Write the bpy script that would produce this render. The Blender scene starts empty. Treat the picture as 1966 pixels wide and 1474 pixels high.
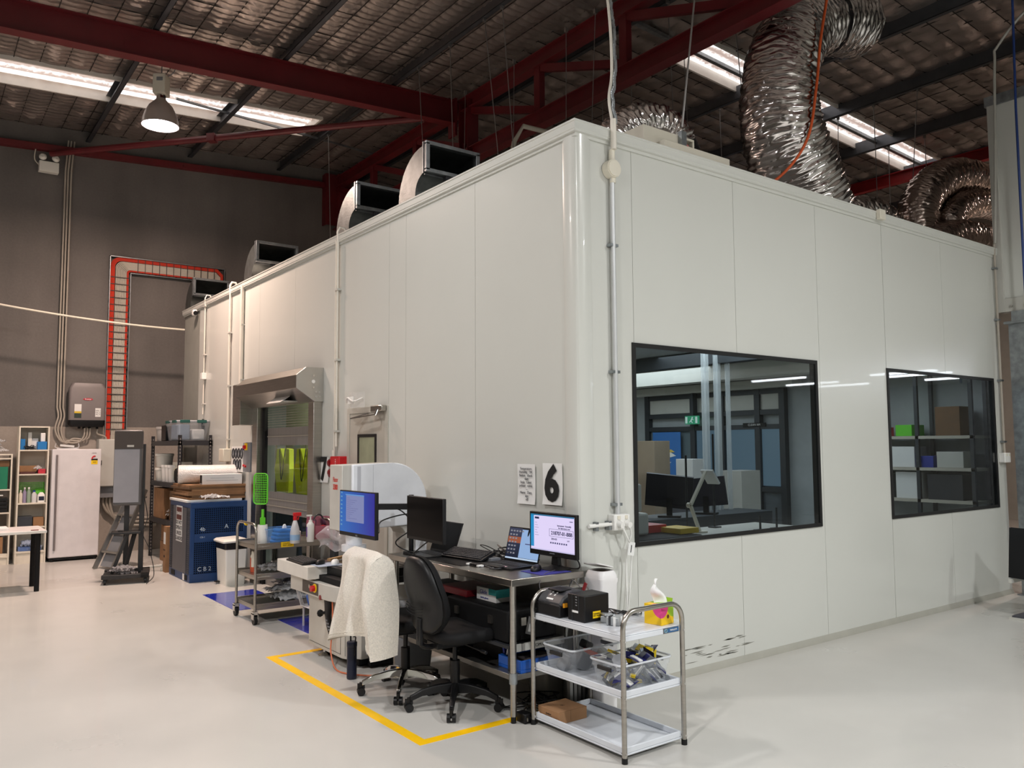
import bpy, bmesh, math, random
from mathutils import Vector, Matrix, Euler
random.seed(7)
PI = math.pi
SC = bpy.context.scene
COL = SC.collection
# ---------------------------------------------------------------- camera
CAM = (-3.66453, -4.17306, 1.7)
_yaw, _pit, _rol, _f = 0.931068738, 0.0751657359, -0.005842049, 1568.09
_fw = Vector((math.cos(_pit)*math.cos(_yaw), math.cos(_pit)*math.sin(_yaw), math.sin(_pit)))
_r0 = Vector((math.sin(_yaw), -math.cos(_yaw), 0)); _u0 = _r0.cross(_fw)
_r = math.cos(_rol)*_r0 + math.sin(_rol)*_u0; _u = -math.sin(_rol)*_r0 + math.cos(_rol)*_u0
cd = bpy.data.cameras.new('camera'); cam = bpy.data.objects.new('camera', cd); COL.objects.link(cam)
cd.sensor_fit = 'HORIZONTAL'; cd.sensor_width = 36; cd.lens = _f/1966*36; cd.clip_start = .05; cd.clip_end = 200
cam.matrix_world = Matrix(((_r.x, _u.x, -_fw.x, CAM[0]), (_r.y, _u.y, -_fw.y, CAM[1]), (_r.z, _u.z, -_fw.z, CAM[2]), (0, 0, 0, 1)))
SC.camera = cam
# ---------------------------------------------------------------- world, exposure
w = bpy.data.worlds.new('World'); SC.world = w; w.use_nodes = True
w.node_tree.nodes['Background'].inputs[0].default_value = (.80, .86, 1, 1)
w.node_tree.nodes['Background'].inputs[1].default_value = .12
SC.view_settings.view_transform = 'Standard'; SC.view_settings.look = 'None'
SC.view_settings.gamma = 1; SC.view_settings.use_curve_mapping = False
SC.view_settings.exposure = -.02
SC.cycles.max_bounces = 7; SC.cycles.diffuse_bounces = 3; SC.cycles.glossy_bounces = 3
SC.cycles.transmission_bounces = 4; SC.cycles.transparent_max_bounces = 10
SC.cycles.caustics_reflective = False; SC.cycles.caustics_refractive = False
SC.cycles.sample_clamp_indirect = 4

def area(name, loc, size, power, col, rot=(0, 0, 0), shape='DISK', sy=None, spread=PI, parent=None):
    l = bpy.data.lights.new(name, 'AREA'); l.shape = shape; l.size = size; l.energy = power; l.color = col; l.spread = spread
    if sy: l.size_y = sy
    o = bpy.data.objects.new(name, l); o.location = loc; o.rotation_euler = rot; COL.objects.link(o)
    if parent: o.parent = parent
    return o
WARM, NEUT, COOL = (1, .74, .61), (1, .985, .97), (.93, .98, 1)
# lamp x, y, watts, colour of the high-bay lamps (the first one is the lamp in view)
HIGHBAYS = [(-1.11, 7.0, 5.93, 270, WARM), (-2.6, 1.6, 5.93, 95, NEUT), (-8.0, 5.0, 5.93, 240, (1, .88, .82)), (-6.5, -3.5, 5.93, 350, NEUT),
            (2.0, -5.0, 5.93, 195, NEUT), (6.0, -9.5, 5.93, 250, (.94, 1, .96)), (-2.0, -9.0, 5.93, 640, (.96, .99, 1)), (11.5, .4, 5.93, 150, WARM)]  # last lamp is added out of view to brighten the far ducts

# ---------------------------------------------------------------- helpers
def lin(c):
    return tuple(((x/255)/12.92 if x/255 <= .04045 else ((x/255+.055)/1.055)**2.4) for x in c)
MATS = {}
def M(name, col, rough=.5, metal=0., var=.05, scale=6., bump=0., bscale=60., coat=0., alpha=1., trans=0., emit=0., stretch=None, spec=.5, ecol=None):
    if name in MATS: return MATS[name]
    m = bpy.data.materials.new(name); m.use_nodes = True; MATS[name] = m
    nt = m.node_tree; b = nt.nodes['Principled BSDF']; c = lin(col)
    tc = nt.nodes.new('ShaderNodeTexCoord'); n = nt.nodes.new('ShaderNodeTexNoise'); n.inputs['Scale'].default_value = scale; n.inputs['Detail'].default_value = 4
    src = tc.outputs['Object']
    if stretch:
        mp = nt.nodes.new('ShaderNodeMapping'); mp.inputs['Scale'].default_value = stretch; nt.links.new(src, mp.inputs[0]); src = mp.outputs[0]
    nt.links.new(src, n.inputs['Vector'])
    r = nt.nodes.new('ShaderNodeValToRGB')
    r.color_ramp.elements[0].position = .3; r.color_ramp.elements[1].position = .7
    r.color_ramp.elements[0].color = (*[x*(1-var) for x in c], 1); r.color_ramp.elements[1].color = (*[min(1, x*(1+var)) for x in c], 1)
    nt.links.new(n.outputs['Fac'], r.inputs[0]); nt.links.new(r.outputs[0], b.inputs['Base Color'])
    b.inputs['Roughness'].default_value = rough; b.inputs['Metallic'].default_value = metal
    b.inputs['Coat Weight'].default_value = coat; b.inputs['Specular IOR Level'].default_value = spec
    b.inputs['Alpha'].default_value = alpha; b.inputs['Transmission Weight'].default_value = trans
    if emit:
        b.inputs['Emission Strength'].default_value = emit
        if ecol: b.inputs['Emission Color'].default_value = (*lin(ecol), 1)
        else: nt.links.new(r.outputs[0], b.inputs['Emission Color'])
    if bump:
        n2 = nt.nodes.new('ShaderNodeTexNoise'); n2.inputs['Scale'].default_value = bscale; n2.inputs['Detail'].default_value = 3; nt.links.new(src, n2.inputs['Vector'])
        bp = nt.nodes.new('ShaderNodeBump'); bp.inputs['Strength'].default_value = bump; bp.inputs['Distance'].default_value = .01
        nt.links.new(n2.outputs['Fac'], bp.inputs['Height']); nt.links.new(bp.outputs[0], b.inputs['Normal'])
    return m
def GL(name, col=(230, 240, 238), refl=.5, tint=.85):
    """thin clear sheet: transparent seen through, mirror by fresnel"""
    if name in MATS: return MATS[name]
    m = bpy.data.materials.new(name); m.use_nodes = True; MATS[name] = m; nt = m.node_tree
    for x in list(nt.nodes): nt.nodes.remove(x)
    o = nt.nodes.new('ShaderNodeOutputMaterial'); mx = nt.nodes.new('ShaderNodeMixShader'); t = nt.nodes.new('ShaderNodeBsdfTransparent'); g = nt.nodes.new('ShaderNodeBsdfGlossy')
    f = nt.nodes.new('ShaderNodeFresnel'); f.inputs[0].default_value = 1.5; ml = nt.nodes.new('ShaderNodeMath'); ml.operation = 'MULTIPLY'; ml.inputs[1].default_value = refl
    tc = nt.nodes.new('ShaderNodeTexCoord'); n = nt.nodes.new('ShaderNodeTexNoise'); n.inputs['Scale'].default_value = 3
    rp = nt.nodes.new('ShaderNodeValToRGB'); cc = [x*tint for x in lin(col)]
    rp.color_ramp.elements[0].color = (*[x*.96 for x in cc], 1); rp.color_ramp.elements[1].color = (*cc, 1)
    nt.links.new(tc.outputs['Object'], n.inputs['Vector']); nt.links.new(n.outputs['Fac'], rp.inputs[0]); nt.links.new(rp.outputs[0], t.inputs[0])
    g.inputs['Roughness'].default_value = .02
    nt.links.new(f.outputs[0], ml.inputs[0]); nt.links.new(ml.outputs[0], mx.inputs[0]); nt.links.new(t.outputs[0], mx.inputs[1]); nt.links.new(g.outputs[0], mx.inputs[2]); nt.links.new(mx.outputs[0], o.inputs[0])
    return m
def FR(name, col, clear=.5, rough=.25):
    """translucent plastic: part see-through, part milky"""
    if name in MATS: return MATS[name]
    m = M(name, col, rough, var=.04); b = m.node_tree.nodes['Principled BSDF']; b.inputs['Alpha'].default_value = 1-clear
    return m

class MB:
    def __init__(s): s.v = []; s.f = []; s.mi = []; s.m = 0
    def add(s, vs, fs):
        k = len(s.v); s.v += [tuple(v) for v in vs]; s.f += [tuple(i+k for i in f) for f in fs]; s.mi += [s.m]*len(fs); return s
    def b(s, x0, y0, z0, x1, y1, z1):
        x0, x1 = sorted((x0, x1)); y0, y1 = sorted((y0, y1)); z0, z1 = sorted((z0, z1))
        return s.add([(x0,y0,z0),(x1,y0,z0),(x1,y1,z0),(x0,y1,z0),(x0,y0,z1),(x1,y0,z1),(x1,y1,z1),(x0,y1,z1)],
                     [(0,3,2,1),(4,5,6,7),(0,1,5,4),(1,2,6,5),(2,3,7,6),(3,0,4,7)])
    def cb(s, c, d, rot=(0, 0, 0)):
        R = Euler(rot).to_matrix(); c = Vector(c)
        vs = [c + R @ Vector((d[0]/2*i, d[1]/2*j, d[2]/2*k)) for k in (-1, 1) for i, j in ((-1,-1),(1,-1),(1,1),(-1,1))]
        return s.add(vs, [(0,3,2,1),(4,5,6,7),(0,1,5,4),(1,2,6,5),(2,3,7,6),(3,0,4,7)])
    def beam(s, p0, p1, w, h, up=(0, 0, 1)):
        p0, p1 = Vector(p0), Vector(p1); d = (p1-p0).normalized(); up = Vector(up)
        sd = d.cross(up).normalized(); u = sd.cross(d)
        vs = [p + sd*w/2*i + u*h/2*j for p in (p0, p1) for i, j in ((-1,-1),(1,-1),(1,1),(-1,1))]
        return s.add(vs, [(0,3,2,1),(4,5,6,7),(0,1,5,4),(1,2,6,5),(2,3,7,6),(3,0,4,7)])
    def ibeam(s, p0, p1, w, h, tf=.012, tw=.01, up=(0, 0, 1)):
        p0, p1 = Vector(p0), Vector(p1); d = (p1-p0).normalized(); sd = d.cross(Vector(up)).normalized(); u = sd.cross(d)
        for o in (-1, 1): s.beam(p0+u*o*(h/2-tf/2), p1+u*o*(h/2-tf/2), w, tf, u)
        return s.beam(p0, p1, tw, h-2*tf, u)
    def loft(s, rings, caps=True, closed=True):
        n = len(rings[0]); vs = [p for r in rings for p in r]; fs = []
        for i in range(len(rings)-1):
            for j in range(n if closed else n-1):
                a = i*n+j; bq = i*n+(j+1) % n; fs.append((a, bq, bq+n, a+n))
        if caps: fs += [tuple(range(n))[::-1], tuple(range((len(rings)-1)*n, len(rings)*n))]
        return s.add(vs, fs)
    def c(s, p0, p1, r0, r1=None, n=14, caps=True):
        p0, p1 = Vector(p0), Vector(p1); d = (p1-p0).normalized(); r1 = r0 if r1 is None else r1
        a = d.orthogonal().normalized(); q = d.cross(a)
        rr = lambda p, r: [p + a*r*math.cos(2*PI*i/n) + q*r*math.sin(2*PI*i/n) for i in range(n)]
        return s.loft([rr(p0, r0), rr(p1, r1)], caps)
    def tube(s, pts, r, n=8, closed=False, caps=True):
        pts = [Vector(p) for p in pts]; R = []; m = len(pts); a = None
        for i, p in enumerate(pts):
            t = (pts[(i+1) % m]-pts[i-1]) if (closed or 0 < i < m-1) else (pts[1]-pts[0] if i == 0 else pts[-1]-pts[-2])
            t = t.normalized()
            a = t.orthogonal().normalized() if a is None else (a - t*a.dot(t)).normalized()
            q = t.cross(a); ri = r[i] if isinstance(r, (list, tuple)) else r
            R.append([p + a*ri*math.cos(2*PI*j/n) + q*ri*math.sin(2*PI*j/n) for j in range(n)])
        if closed: R.append(R[0])
        return s.loft(R, caps and not closed)
    def lathe(s, prof, o=(0, 0, 0), n=24, caps=True):
        o = Vector(o)
        return s.loft([[o+Vector((r*math.cos(2*PI*i/n), r*math.sin(2*PI*i/n), z)) for i in range(n)] for r, z in prof], caps)
    def prism(s, poly, ax, a0, a1):
        def P(u, v, t): return {'x': (t, u, v), 'y': (u, t, v), 'z': (u, v, t)}[ax]
        return s.loft([[P(u, v, a0) for u, v in poly], [P(u, v, a1) for u, v in poly]])
    def rr(s, secs, n=5):
        """loft of rounded rectangles: (cx,cy,z,w,d,r)"""
        return s.loft([[(x, y, z) for x, y in rrect(cx, cy, w_, d_, r_, n)] for cx, cy, z, w_, d_, r_ in secs])
    def grid(s, fn, nu, nv):
        vs = [fn(i/nu, j/nv) for j in range(nv+1) for i in range(nu+1)]; k = nu+1
        return s.add(vs, [(j*k+i, j*k+i+1, (j+1)*k+i+1, (j+1)*k+i) for j in range(nv) for i in range(nu)])
def rrect(cx, cy, w_, d_, r_, n=5):
    out = []; r_ = max(min(r_, w_/2-1e-4, d_/2-1e-4), 1e-4)
    for qx, qy, a0 in ((1, 1, 0), (-1, 1, PI/2), (-1, -1, PI), (1, -1, 1.5*PI)):
        for i in range(n+1):
            a = a0+PI/2*i/n; out.append((cx+qx*(w_/2-r_)+r_*math.cos(a), cy+qy*(d_/2-r_)+r_*math.sin(a)))
    return out
def arc(c, r, a0, a1, n=8):
    return [(c[0]+r*math.cos(a0+(a1-a0)*i/n), c[1]+r*math.sin(a0+(a1-a0)*i/n)) for i in range(n+1)]
def spline(pts, n=8):
    """Catmull-Rom through 3D points"""
    P = [Vector(p) for p in pts]; P = [2*P[0]-P[1]]+P+[2*P[-1]-P[-2]]; out = []
    for i in range(1, len(P)-2):
        for k in range(n):
            t = k/n; a, b_, c_, d_ = P[i-1:i+3]
            out.append(.5*((2*b_)+(c_-a)*t+(2*a-5*b_+4*c_-d_)*t*t+(3*b_-3*c_+d_-a)*t**3))
    return out+[P[-2]]
def obj(name, mb, mats, parent=None, bevel=0., smooth=35, loc=None, rot=None, label=None, fix=True):
    me = bpy.data.meshes.new(name); me.from_pydata(mb.v, [], mb.f)
    if fix:
        bm = bmesh.new(); bm.from_mesh(me); bmesh.ops.recalc_face_normals(bm, faces=bm.faces); bm.to_mesh(me); bm.free()
    for m_ in (mats if isinstance(mats, (list, tuple)) else [mats]): me.materials.append(m_)
    if max(mb.mi, default=0): me.polygons.foreach_set('material_index', mb.mi)
    if smooth:
        me.polygons.foreach_set('use_smooth', [True]*len(me.polygons)); me.set_sharp_from_angle(angle=math.radians(smooth))
    o = bpy.data.objects.new(name, me); COL.objects.link(o)
    if bevel:
        md = o.modifiers.new('edge', 'BEVEL'); md.width = bevel; md.segments = 2; md.limit_method = 'ANGLE'; md.angle_limit = math.radians(50)
    if parent: o.parent = parent
    if loc: o.location = loc
    if rot: o.rotation_euler = rot
    if label: o['label'] = label
    return o
def tag(o, label, cat, group=None):
    o['label'] = label; o['category'] = cat
    if group: o['group'] = group
    return o
def thing(name, label, cat, loc=(0, 0, 0), rz=0., group=None):
    o = bpy.data.objects.new(name, None); o.empty_display_size = .1; COL.objects.link(o); o.location = loc; o.rotation_euler = (0, 0, rz)
    return tag(o, label, cat, group)
def struct(o):
    o['kind'] = 'structure'; return o
def sempty(name, loc=(0, 0, 0)):
    o = bpy.data.objects.new(name, None); COL.objects.link(o); o.location = loc; return struct(o)
def dup(root, loc, rz=0., label=None, group=None):
    r = root.copy(); COL.objects.link(r); r.location = loc; r.rotation_euler = (0, 0, rz)
    if label: r['label'] = label
    if group: r['group'] = group
    for ch in list(root.children):
        c = ch.copy(); COL.objects.link(c); c.parent = r
        for g in ch.children:
            d = g.copy(); COL.objects.link(d); d.parent = c
    return r
def txt(s, size, mat, parent, loc, rot=(PI/2, 0, 0), ext=.0008, bold=0., sx=1., align='CENTER', sp=1.0, name='lettering'):
    c = bpy.data.curves.new(name, 'FONT'); c.body = s; c.size = size; c.extrude = ext; c.offset = bold; c.align_x = align; c.align_y = 'CENTER'; c.resolution_u = 3
    c.space_line = sp; c.materials.append(mat)
    o = bpy.data.objects.new(name, c); COL.objects.link(o); o.location = loc; o.rotation_euler = rot; o.scale = (sx, 1, 1)
    if parent: o.parent = parent
    return o
FX = (PI/2, 0, -PI/2)     # lettering on a face that looks towards -X
FY = (PI/2, 0, 0)         # lettering on a face that looks towards -Y
FLAT = (0, 0, 0)
def box(name, label, cat, lo, hi, mat, bevel=.003, group=None):
    o = obj(name, MB().b(*lo, *hi), mat, bevel=bevel); return tag(o, label, cat, group)

BLACK = M('black_plastic', (15, 15, 17), .42, var=.1, spec=.35)
BLACKM = M('black_matte', (11, 11, 13), .7, var=.1, spec=.3)
SCREENOFF = M('dark_screen', (6, 6, 8), .3, spec=.12)
STEEL = M('brushed_steel', (176, 172, 165), .28, 1, .08, 3, stretch=(1, 1, 20))
CHROME = M('chrome', (215, 213, 210), .08, 1, .03)
GALV = M('galvanised', (150, 155, 158), .38, .85, .22, 14, bump=.08)
ALU = M('aluminium', (170, 170, 168), .4, 1, .05)
WHITE = M('white_plastic', (236, 235, 231), .4, var=.02)
WHITEP = M('white_paint', (228, 226, 218), .45, var=.03)
CREAM = M('cream_plastic', (222, 216, 200), .45, var=.03)
PAPER = M('paper', (232, 232, 230), .8, var=.02)
INK = M('black_ink', (14, 14, 15), .8)
REDINK = M('red_ink', (196, 60, 48), .7)
CARD = M('cardboard', (150, 112, 78), .85, var=.12, scale=9)
CARDD = M('cardboard_dark', (112, 84, 58), .85, var=.12, scale=9)
REDSTEEL = M('red_oxide_steel', (96, 20, 26), .5, 0, .16, 3, coat=.15)
DGREY = M('dark_grey_steel', (52, 54, 58), .5, .3, .1)
MGREY = M('mid_grey_plastic', (128, 130, 134), .5, var=.05)
LGREY = M('light_grey_paint', (196, 195, 188), .45, var=.03)
BLUE = M('royal_blue', (24, 48, 150), .45, var=.1)
YELLOW = M('yellow_plastic', (246, 205, 20), .5, var=.05)
GREEN = M('green_plastic', (96, 200, 40), .45, var=.06)
RED = M('red_plastic', (200, 20, 30), .4, var=.06)
# ================================================================ SETTING
TS = .0524; RX = 3.0
def roof_z(x): return 6.82+.2+TS*(x if x < RX else 2*RX-x)      # underside of the foil
def pur_z(x): return roof_z(x)-.2                               # underside of the purlins
YW = 10.6
# floor: grey epoxy
def floor_mat():
    m = M('epoxy_floor', (201, 198, 192), .32, 0, .035, 1.2, coat=.15); nt = m.node_tree; b = nt.nodes['Principled BSDF']
    tc = nt.nodes.new('ShaderNodeTexCoord'); n = nt.nodes.new('ShaderNodeTexNoise'); n.inputs['Scale'].default_value = .9; n.inputs['Detail'].default_value = 6
    r = nt.nodes.new('ShaderNodeMapRange'); r.inputs[1].default_value = .3; r.inputs[2].default_value = .7; r.inputs[3].default_value = .24; r.inputs[4].default_value = .42
    nt.links.new(tc.outputs['Object'], n.inputs['Vector']); nt.links.new(n.outputs['Fac'], r.inputs[0]); nt.links.new(r.outputs[0], b.inputs['Roughness'])
    return m
struct(obj('floor', MB().b(-12, -14, -.1, 16, 10.7, 0), floor_mat(), smooth=0))
# concrete tilt-up wall at the back, lighter sealed band at the foot
def concrete_mat(name, c0, c1):
    m = bpy.data.materials.new(name); m.use_nodes = True; nt = m.node_tree; b = nt.nodes['Principled BSDF']; b.inputs['Roughness'].default_value = .85
    tc = nt.nodes.new('ShaderNodeTexCoord')
    def noise(sc, st, det=6):
        mp = nt.nodes.new('ShaderNodeMapping'); mp.inputs['Scale'].default_value = st; n = nt.nodes.new('ShaderNodeTexNoise'); n.inputs['Scale'].default_value = sc; n.inputs['Detail'].default_value = det
        nt.links.new(tc.outputs['Object'], mp.inputs[0]); nt.links.new(mp.outputs[0], n.inputs['Vector']); return n
    a = noise(.9, (1, 1, 1)); s_ = noise(.8, (2, 2, .2)); f = noise(30, (1, 1, 1), 3)
    ad = nt.nodes.new('ShaderNodeMath'); ad.operation = 'ADD'; nt.links.new(a.outputs['Fac'], ad.inputs[0]); nt.links.new(s_.outputs['Fac'], ad.inputs[1])
    ad2 = nt.nodes.new('ShaderNodeMath'); ad2.operation = 'MULTIPLY_ADD'; nt.links.new(f.outputs['Fac'], ad2.inputs[0]); ad2.inputs[1].default_value = .35; nt.links.new(ad.outputs[0], ad2.inputs[2])
    r = nt.nodes.new('ShaderNodeValToRGB'); r.color_ramp.elements[0].position = .28; r.color_ramp.elements[1].position = .85
    mr = nt.nodes.new('ShaderNodeMapRange'); mr.inputs[1].default_value = .6; mr.inputs[2].default_value = 1.75; nt.links.new(ad2.outputs[0], mr.inputs[0]); nt.links.new(mr.outputs[0], r.inputs[0])
    r.color_ramp.elements[0].color = (*lin(c0), 1); r.color_ramp.elements[1].color = (*lin(c1), 1)
    nt.links.new(r.outputs[0], b.inputs['Base Color'])
    bp = nt.nodes.new('ShaderNodeBump'); bp.inputs['Strength'].default_value = .15; bp.inputs['Distance'].default_value = .01; nt.links.new(f.outputs['Fac'], bp.inputs['Height']); nt.links.new(bp.outputs[0], b.inputs['Normal'])
    return m
CONC = concrete_mat('concrete', (96, 92, 89), (120, 115, 111)); CONCL = concrete_mat('sealed_concrete', (148, 139, 130), (176, 167, 157))
wb = MB().prism([(-11, 2.04), (15, 2.04), (15, roof_z(15)+.3), (RX, roof_z(RX)+.3), (-11, roof_z(-11)+.3)], 'y', YW, YW+.15)
wall_back = struct(obj('wall_back', wb, CONC, smooth=0))
obj('sealed_band', MB().b(-11, YW-.012, 0, 15, YW+.15, 2.04), CONCL, wall_back, smooth=0)
struct(obj('wall_left', MB().b(-11.15, -14, 0, -11, 10.7, 6.8), CONC, smooth=0))
struct(obj('wall_front', MB().b(-11, -14.15, 0, 16, -14, 7.2), M('pale_wall', (170, 168, 160), .7), smooth=0))
struct(obj('wall_right', MB().b(16, -14, 0, 16.15, 10.7, 6.8), M('pale_wall', (170, 168, 160), .7), smooth=0))
# ---- roof: reflective foil blanket sagging between wires, under corrugated sheets
def foil_mat():
    m = M('reflective_foil', (166, 155, 149), .30, .74, .16, 2.5, bump=.8, bscale=14)
    return m
FOIL = foil_mat()
SKY_L = (-6.0, 1.63, 8.1, 8.95); SKY_R = (4.55, 11.5, 2.63, 3.3)
def in_sky(x, y): return any(a < x < b and c < y < d for a, b, c, d in (SKY_L, SKY_R))
_ph = [random.random()*6.28 for _ in range(64)]
def foil_z(x, y):
    z = roof_z(x); px = (x+1.37) % 1.62/1.62
    sag = .045*math.sin(PI*px)
    wob = math.sin(1.7*x+_ph[0])*.5+math.sin(2.9*y+1.3*x+_ph[1])*.4+math.sin(5.1*x-2.2*y+_ph[2])*.3
    if x < RX:
        cell = int(math.floor(x/.3)); fy = y+.010*math.sin(cell*2.1+3*y)+.008*wob
        fold = 1-abs(math.sin(PI*fy/.125)); pull = abs(math.sin(PI*x/.3))**.5
        return z-sag*.4-.034*fold*(.3+.7*pull)*(1+.35*wob)-.014*pull+.004*math.sin(31*x+17*y+_ph[5])*math.sin(13*x-29*y)
    u = x+.02*wob; v = y+.02*math.sin(3*x+_ph[3])
    pil = (abs(math.sin(PI*u/.32))*abs(math.sin(PI*v/.32)))**.5
    return z-sag*.4-.042*pil*(1+.45*wob)+.009*math.sin(23*x+9*y+_ph[4])*math.sin(11*x-19*y+_ph[6])*pil
def foil_mesh(x0, x1, y0, y1, dx, dy, flat=False):
    nx, ny = max(1, round((x1-x0)/dx)), max(1, round((y1-y0)/dy)); vs = []; fs = []
    for j in range(ny+1):
        y = y0+(y1-y0)*j/ny
        for i in range(nx+1):
            x = x0+(x1-x0)*i/nx; vs.append((x, y, roof_z(x)-.02 if flat else foil_z(x, y)))
    for j in range(ny):
        yc = y0+(y1-y0)*(j+.5)/ny
        for i in range(nx):
            if not in_sky(x0+(x1-x0)*(i+.5)/nx, yc): k = j*(nx+1)+i; fs.append((k, k+1, k+nx+2, k+nx+1))
    return vs, fs
cm = MB()
cm.add(*foil_mesh(-5.0, RX, 3.0, YW, .06, .03)); cm.add(*foil_mesh(RX, 13.0, -1.5, YW, .06, .05)); cm.add(*foil_mesh(-1.0, RX, -1.5, 3.0, .06, .05))
cm.add(*foil_mesh(-11, -5.0, -14, YW, .5, .5, True)); cm.add(*foil_mesh(-5.0, -1.0, -14, 3.0, .5, .5, True)); cm.add(*foil_mesh(-1.0, 13.0, -14, -1.5, .5, .5, True)); cm.add(*foil_mesh(13, 16, -14, YW, .5, .5, True))
ceiling = struct(obj('ceiling', cm, FOIL, smooth=60, fix=False))
# wire netting under the foil
wn = MB(); x = -4.8
while x < 12.9:
    z = roof_z(x)-.03; ya = 3.0 if x < -1 else -1.4
    sk = SKY_L if x < SKY_L[1] else (SKY_R if SKY_R[0] < x < SKY_R[1] else None)
    for a, b in (((ya, sk[2]), (sk[3], YW)) if sk else ((ya, YW),)): wn.b(x-.004, a, z-.005, x+.004, b, z+.003)
    x += .3 if x < RX else .32
y = -1.28
while y < YW:
    for a, b in ((-4.9 if y > 3 else -1, RX), (RX, 12.9)):
        if (b > RX and not SKY_R[2] < y < SKY_R[3]) or (b == RX and int(y*10) % 3 == 0 and not SKY_L[2] < y < SKY_L[3]): wn.beam((a, y, roof_z(a)-.03), (b, y, roof_z(b)-.03), .007, .007)
    y += .32
o = obj('wire_netting', wn, M('netting_wire', (44, 40, 38), .6, .3), ceiling, smooth=0); o['kind'] = 'stuff'
# purlins: C sections
PUR = M('purlin_steel', (92, 95, 100), .42, .75, .12, 5)
def c_mesh(L, h=.2, fl=.07, t=.006, s=1):
    m = MB(); m.b(0, 0, 0, t*s, L, h); m.b(0, 0, 0, fl*s, L, t); m.b(0, 0, h-t, fl*s, L, h); m.b(fl*s-t*s, 0, 0, fl*s, L, .02); return m
for x in (-6.23, -4.61, -2.99, -1.37, .25, 1.87): obj('purlin', c_mesh(YW+3 if x > -2 else YW-1, s=-1), PUR, ceiling, smooth=0, loc=(x, -3 if x > -2 else 1, pur_z(x)))
for x in (3.42, 4.5, 6.08, 7.68, 9.28, 10.88, 12.5): obj('purlin', c_mesh(YW+3, s=1), PUR, ceiling, smooth=0, loc=(x, -3, pur_z(x)))
obj('bridging', MB().beam((3.45, 2.92, pur_z(3.45)+.12), (12.4, 2.92, pur_z(12.4)+.12), .06, .05), GALV, ceiling, smooth=0)
obj('bridging', MB().beam((-.6, 8.3, pur_z(.6)+.04), (3.0, 8.9, pur_z(3.0)+.0), .03, .03), GALV, ceiling, smooth=0)
# skylights: corrugated translucent sheets, the sky's glow put into their emission
def sky_mat():
    m = bpy.data.materials.new('skylight_sheet'); m.use_nodes = True; nt = m.node_tree; b = nt.nodes['Principled BSDF']
    tc = nt.nodes.new('ShaderNodeTexCoord'); n = nt.nodes.new('ShaderNodeTexNoise'); n.inputs['Scale'].default_value = 19; n.inputs['Detail'].default_value = 5; n.inputs['Roughness'].default_value = .75
    wv = nt.nodes.new('ShaderNodeTexWave'); wv.bands_direction = 'Y'; wv.inputs['Scale'].default_value = 1.3; wv.inputs['Distortion'].default_value = .4
    nt.links.new(tc.outputs['Object'], n.inputs['Vector']); nt.links.new(tc.outputs['Object'], wv.inputs['Vector'])
    ml = nt.nodes.new('ShaderNodeMath'); ml.operation = 'MULTIPLY_ADD'; nt.links.new(wv.outputs['Fac'], ml.inputs[0]); ml.inputs[1].default_value = .34; nt.links.new(n.outputs['Fac'], ml.inputs[2])
    r = nt.nodes.new('ShaderNodeValToRGB'); e = r.color_ramp.elements; e[0].position = .60; e[0].color = (.34, .25, .22, 1); e[1].position = .76; e[1].color = (1, .95, .93, 1)
    nt.links.new(ml.outputs[0], r.inputs[0]); b.inputs['Base Color'].default_value = (.7, .7, .68, 1); b.inputs['Roughness'].default_value = .4
    nt.links.new(r.outputs[0], b.inputs['Emission Color']); b.inputs['Emission Strength'].default_value = 1.35
    return m
SKYM = sky_mat(); FLASH = M('white_flashing', (226, 220, 212), .4)
for nm, (x0, x1, y0, y1) in (('window_3', SKY_L), ('window_4', SKY_R)):
    n_ = round((y1-y0)/.0125)
    g = MB().grid(lambda u, v: (x0+(x1-x0)*u, y0+(y1-y0)*v, roof_z(x0+(x1-x0)*u)+.06+.012*math.cos(2*PI*(v*(y1-y0))/.17)), 20, n_)
    s_ = struct(obj(nm, g, SKYM, smooth=60, fix=False))
    for yy in (y0, y1): obj('flashing', MB().beam((x0, yy, roof_z(x0)+.0), (x1, yy, roof_z(x1)+.0), .03, .16), FLASH, s_, smooth=0)
    for xx in (x0, x1): obj('flashing', MB().b(xx-.015, y0, roof_z(xx)-.06, xx+.015, y1, roof_z(xx)+.09), FLASH, s_, smooth=0)
o = obj('flashing', MB().beam((SKY_L[0], 9.02, roof_z(-6)-.03), (SKY_L[1], 9.02, roof_z(1.63)-.03), .1, .02), FLASH, bpy.data.objects['window_3'], smooth=0)
# ---- red steel: rafter, girder truss, brace, wall angle, eaves beam
YR = 6.1
t = thing('steel_rafter', 'deep dark red I-beam rafter crossing the upper left to the truss column', 'beam', (0, YR, 0))
obj('beam', MB().ibeam((-9, 0, pur_z(-9)-.2), (2.9, 0, pur_z(2.9)-.2), .17, .36), REDSTEEL, t, smooth=0)
obj('end_plate', MB().b(2.86, -.1, 6.4, 2.9, .1, 6.98), REDSTEEL, t, smooth=0)
XT = 3.0
t = thing('roof_truss', 'long dark red girder truss running over the white room under the ridge', 'truss', (XT, 0, 0))
obj('top_chord', MB().ibeam((0, -3, 6.86), (0, YW-.05, 6.86), .15, .2), REDSTEEL, t, smooth=0)
obj('bottom_chord', MB().ibeam((0, -3, 6.04), (0, YW-.05, 6.04), .16, .21), REDSTEEL, t, smooth=0)
for yv in (-.75, .85, 2.5, 4.13, 7.4, 8.95): obj('vertical', MB().b(-.045, yv-.06, 6.14, .045, yv+.06, 6.77), REDSTEEL, t, smooth=0)
obj('column', MB().ibeam((0, 5.85, 5.2), (0, 5.85, 6.9), .2, .24, up=(0, 1, 0)), REDSTEEL, t, smooth=0)
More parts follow.
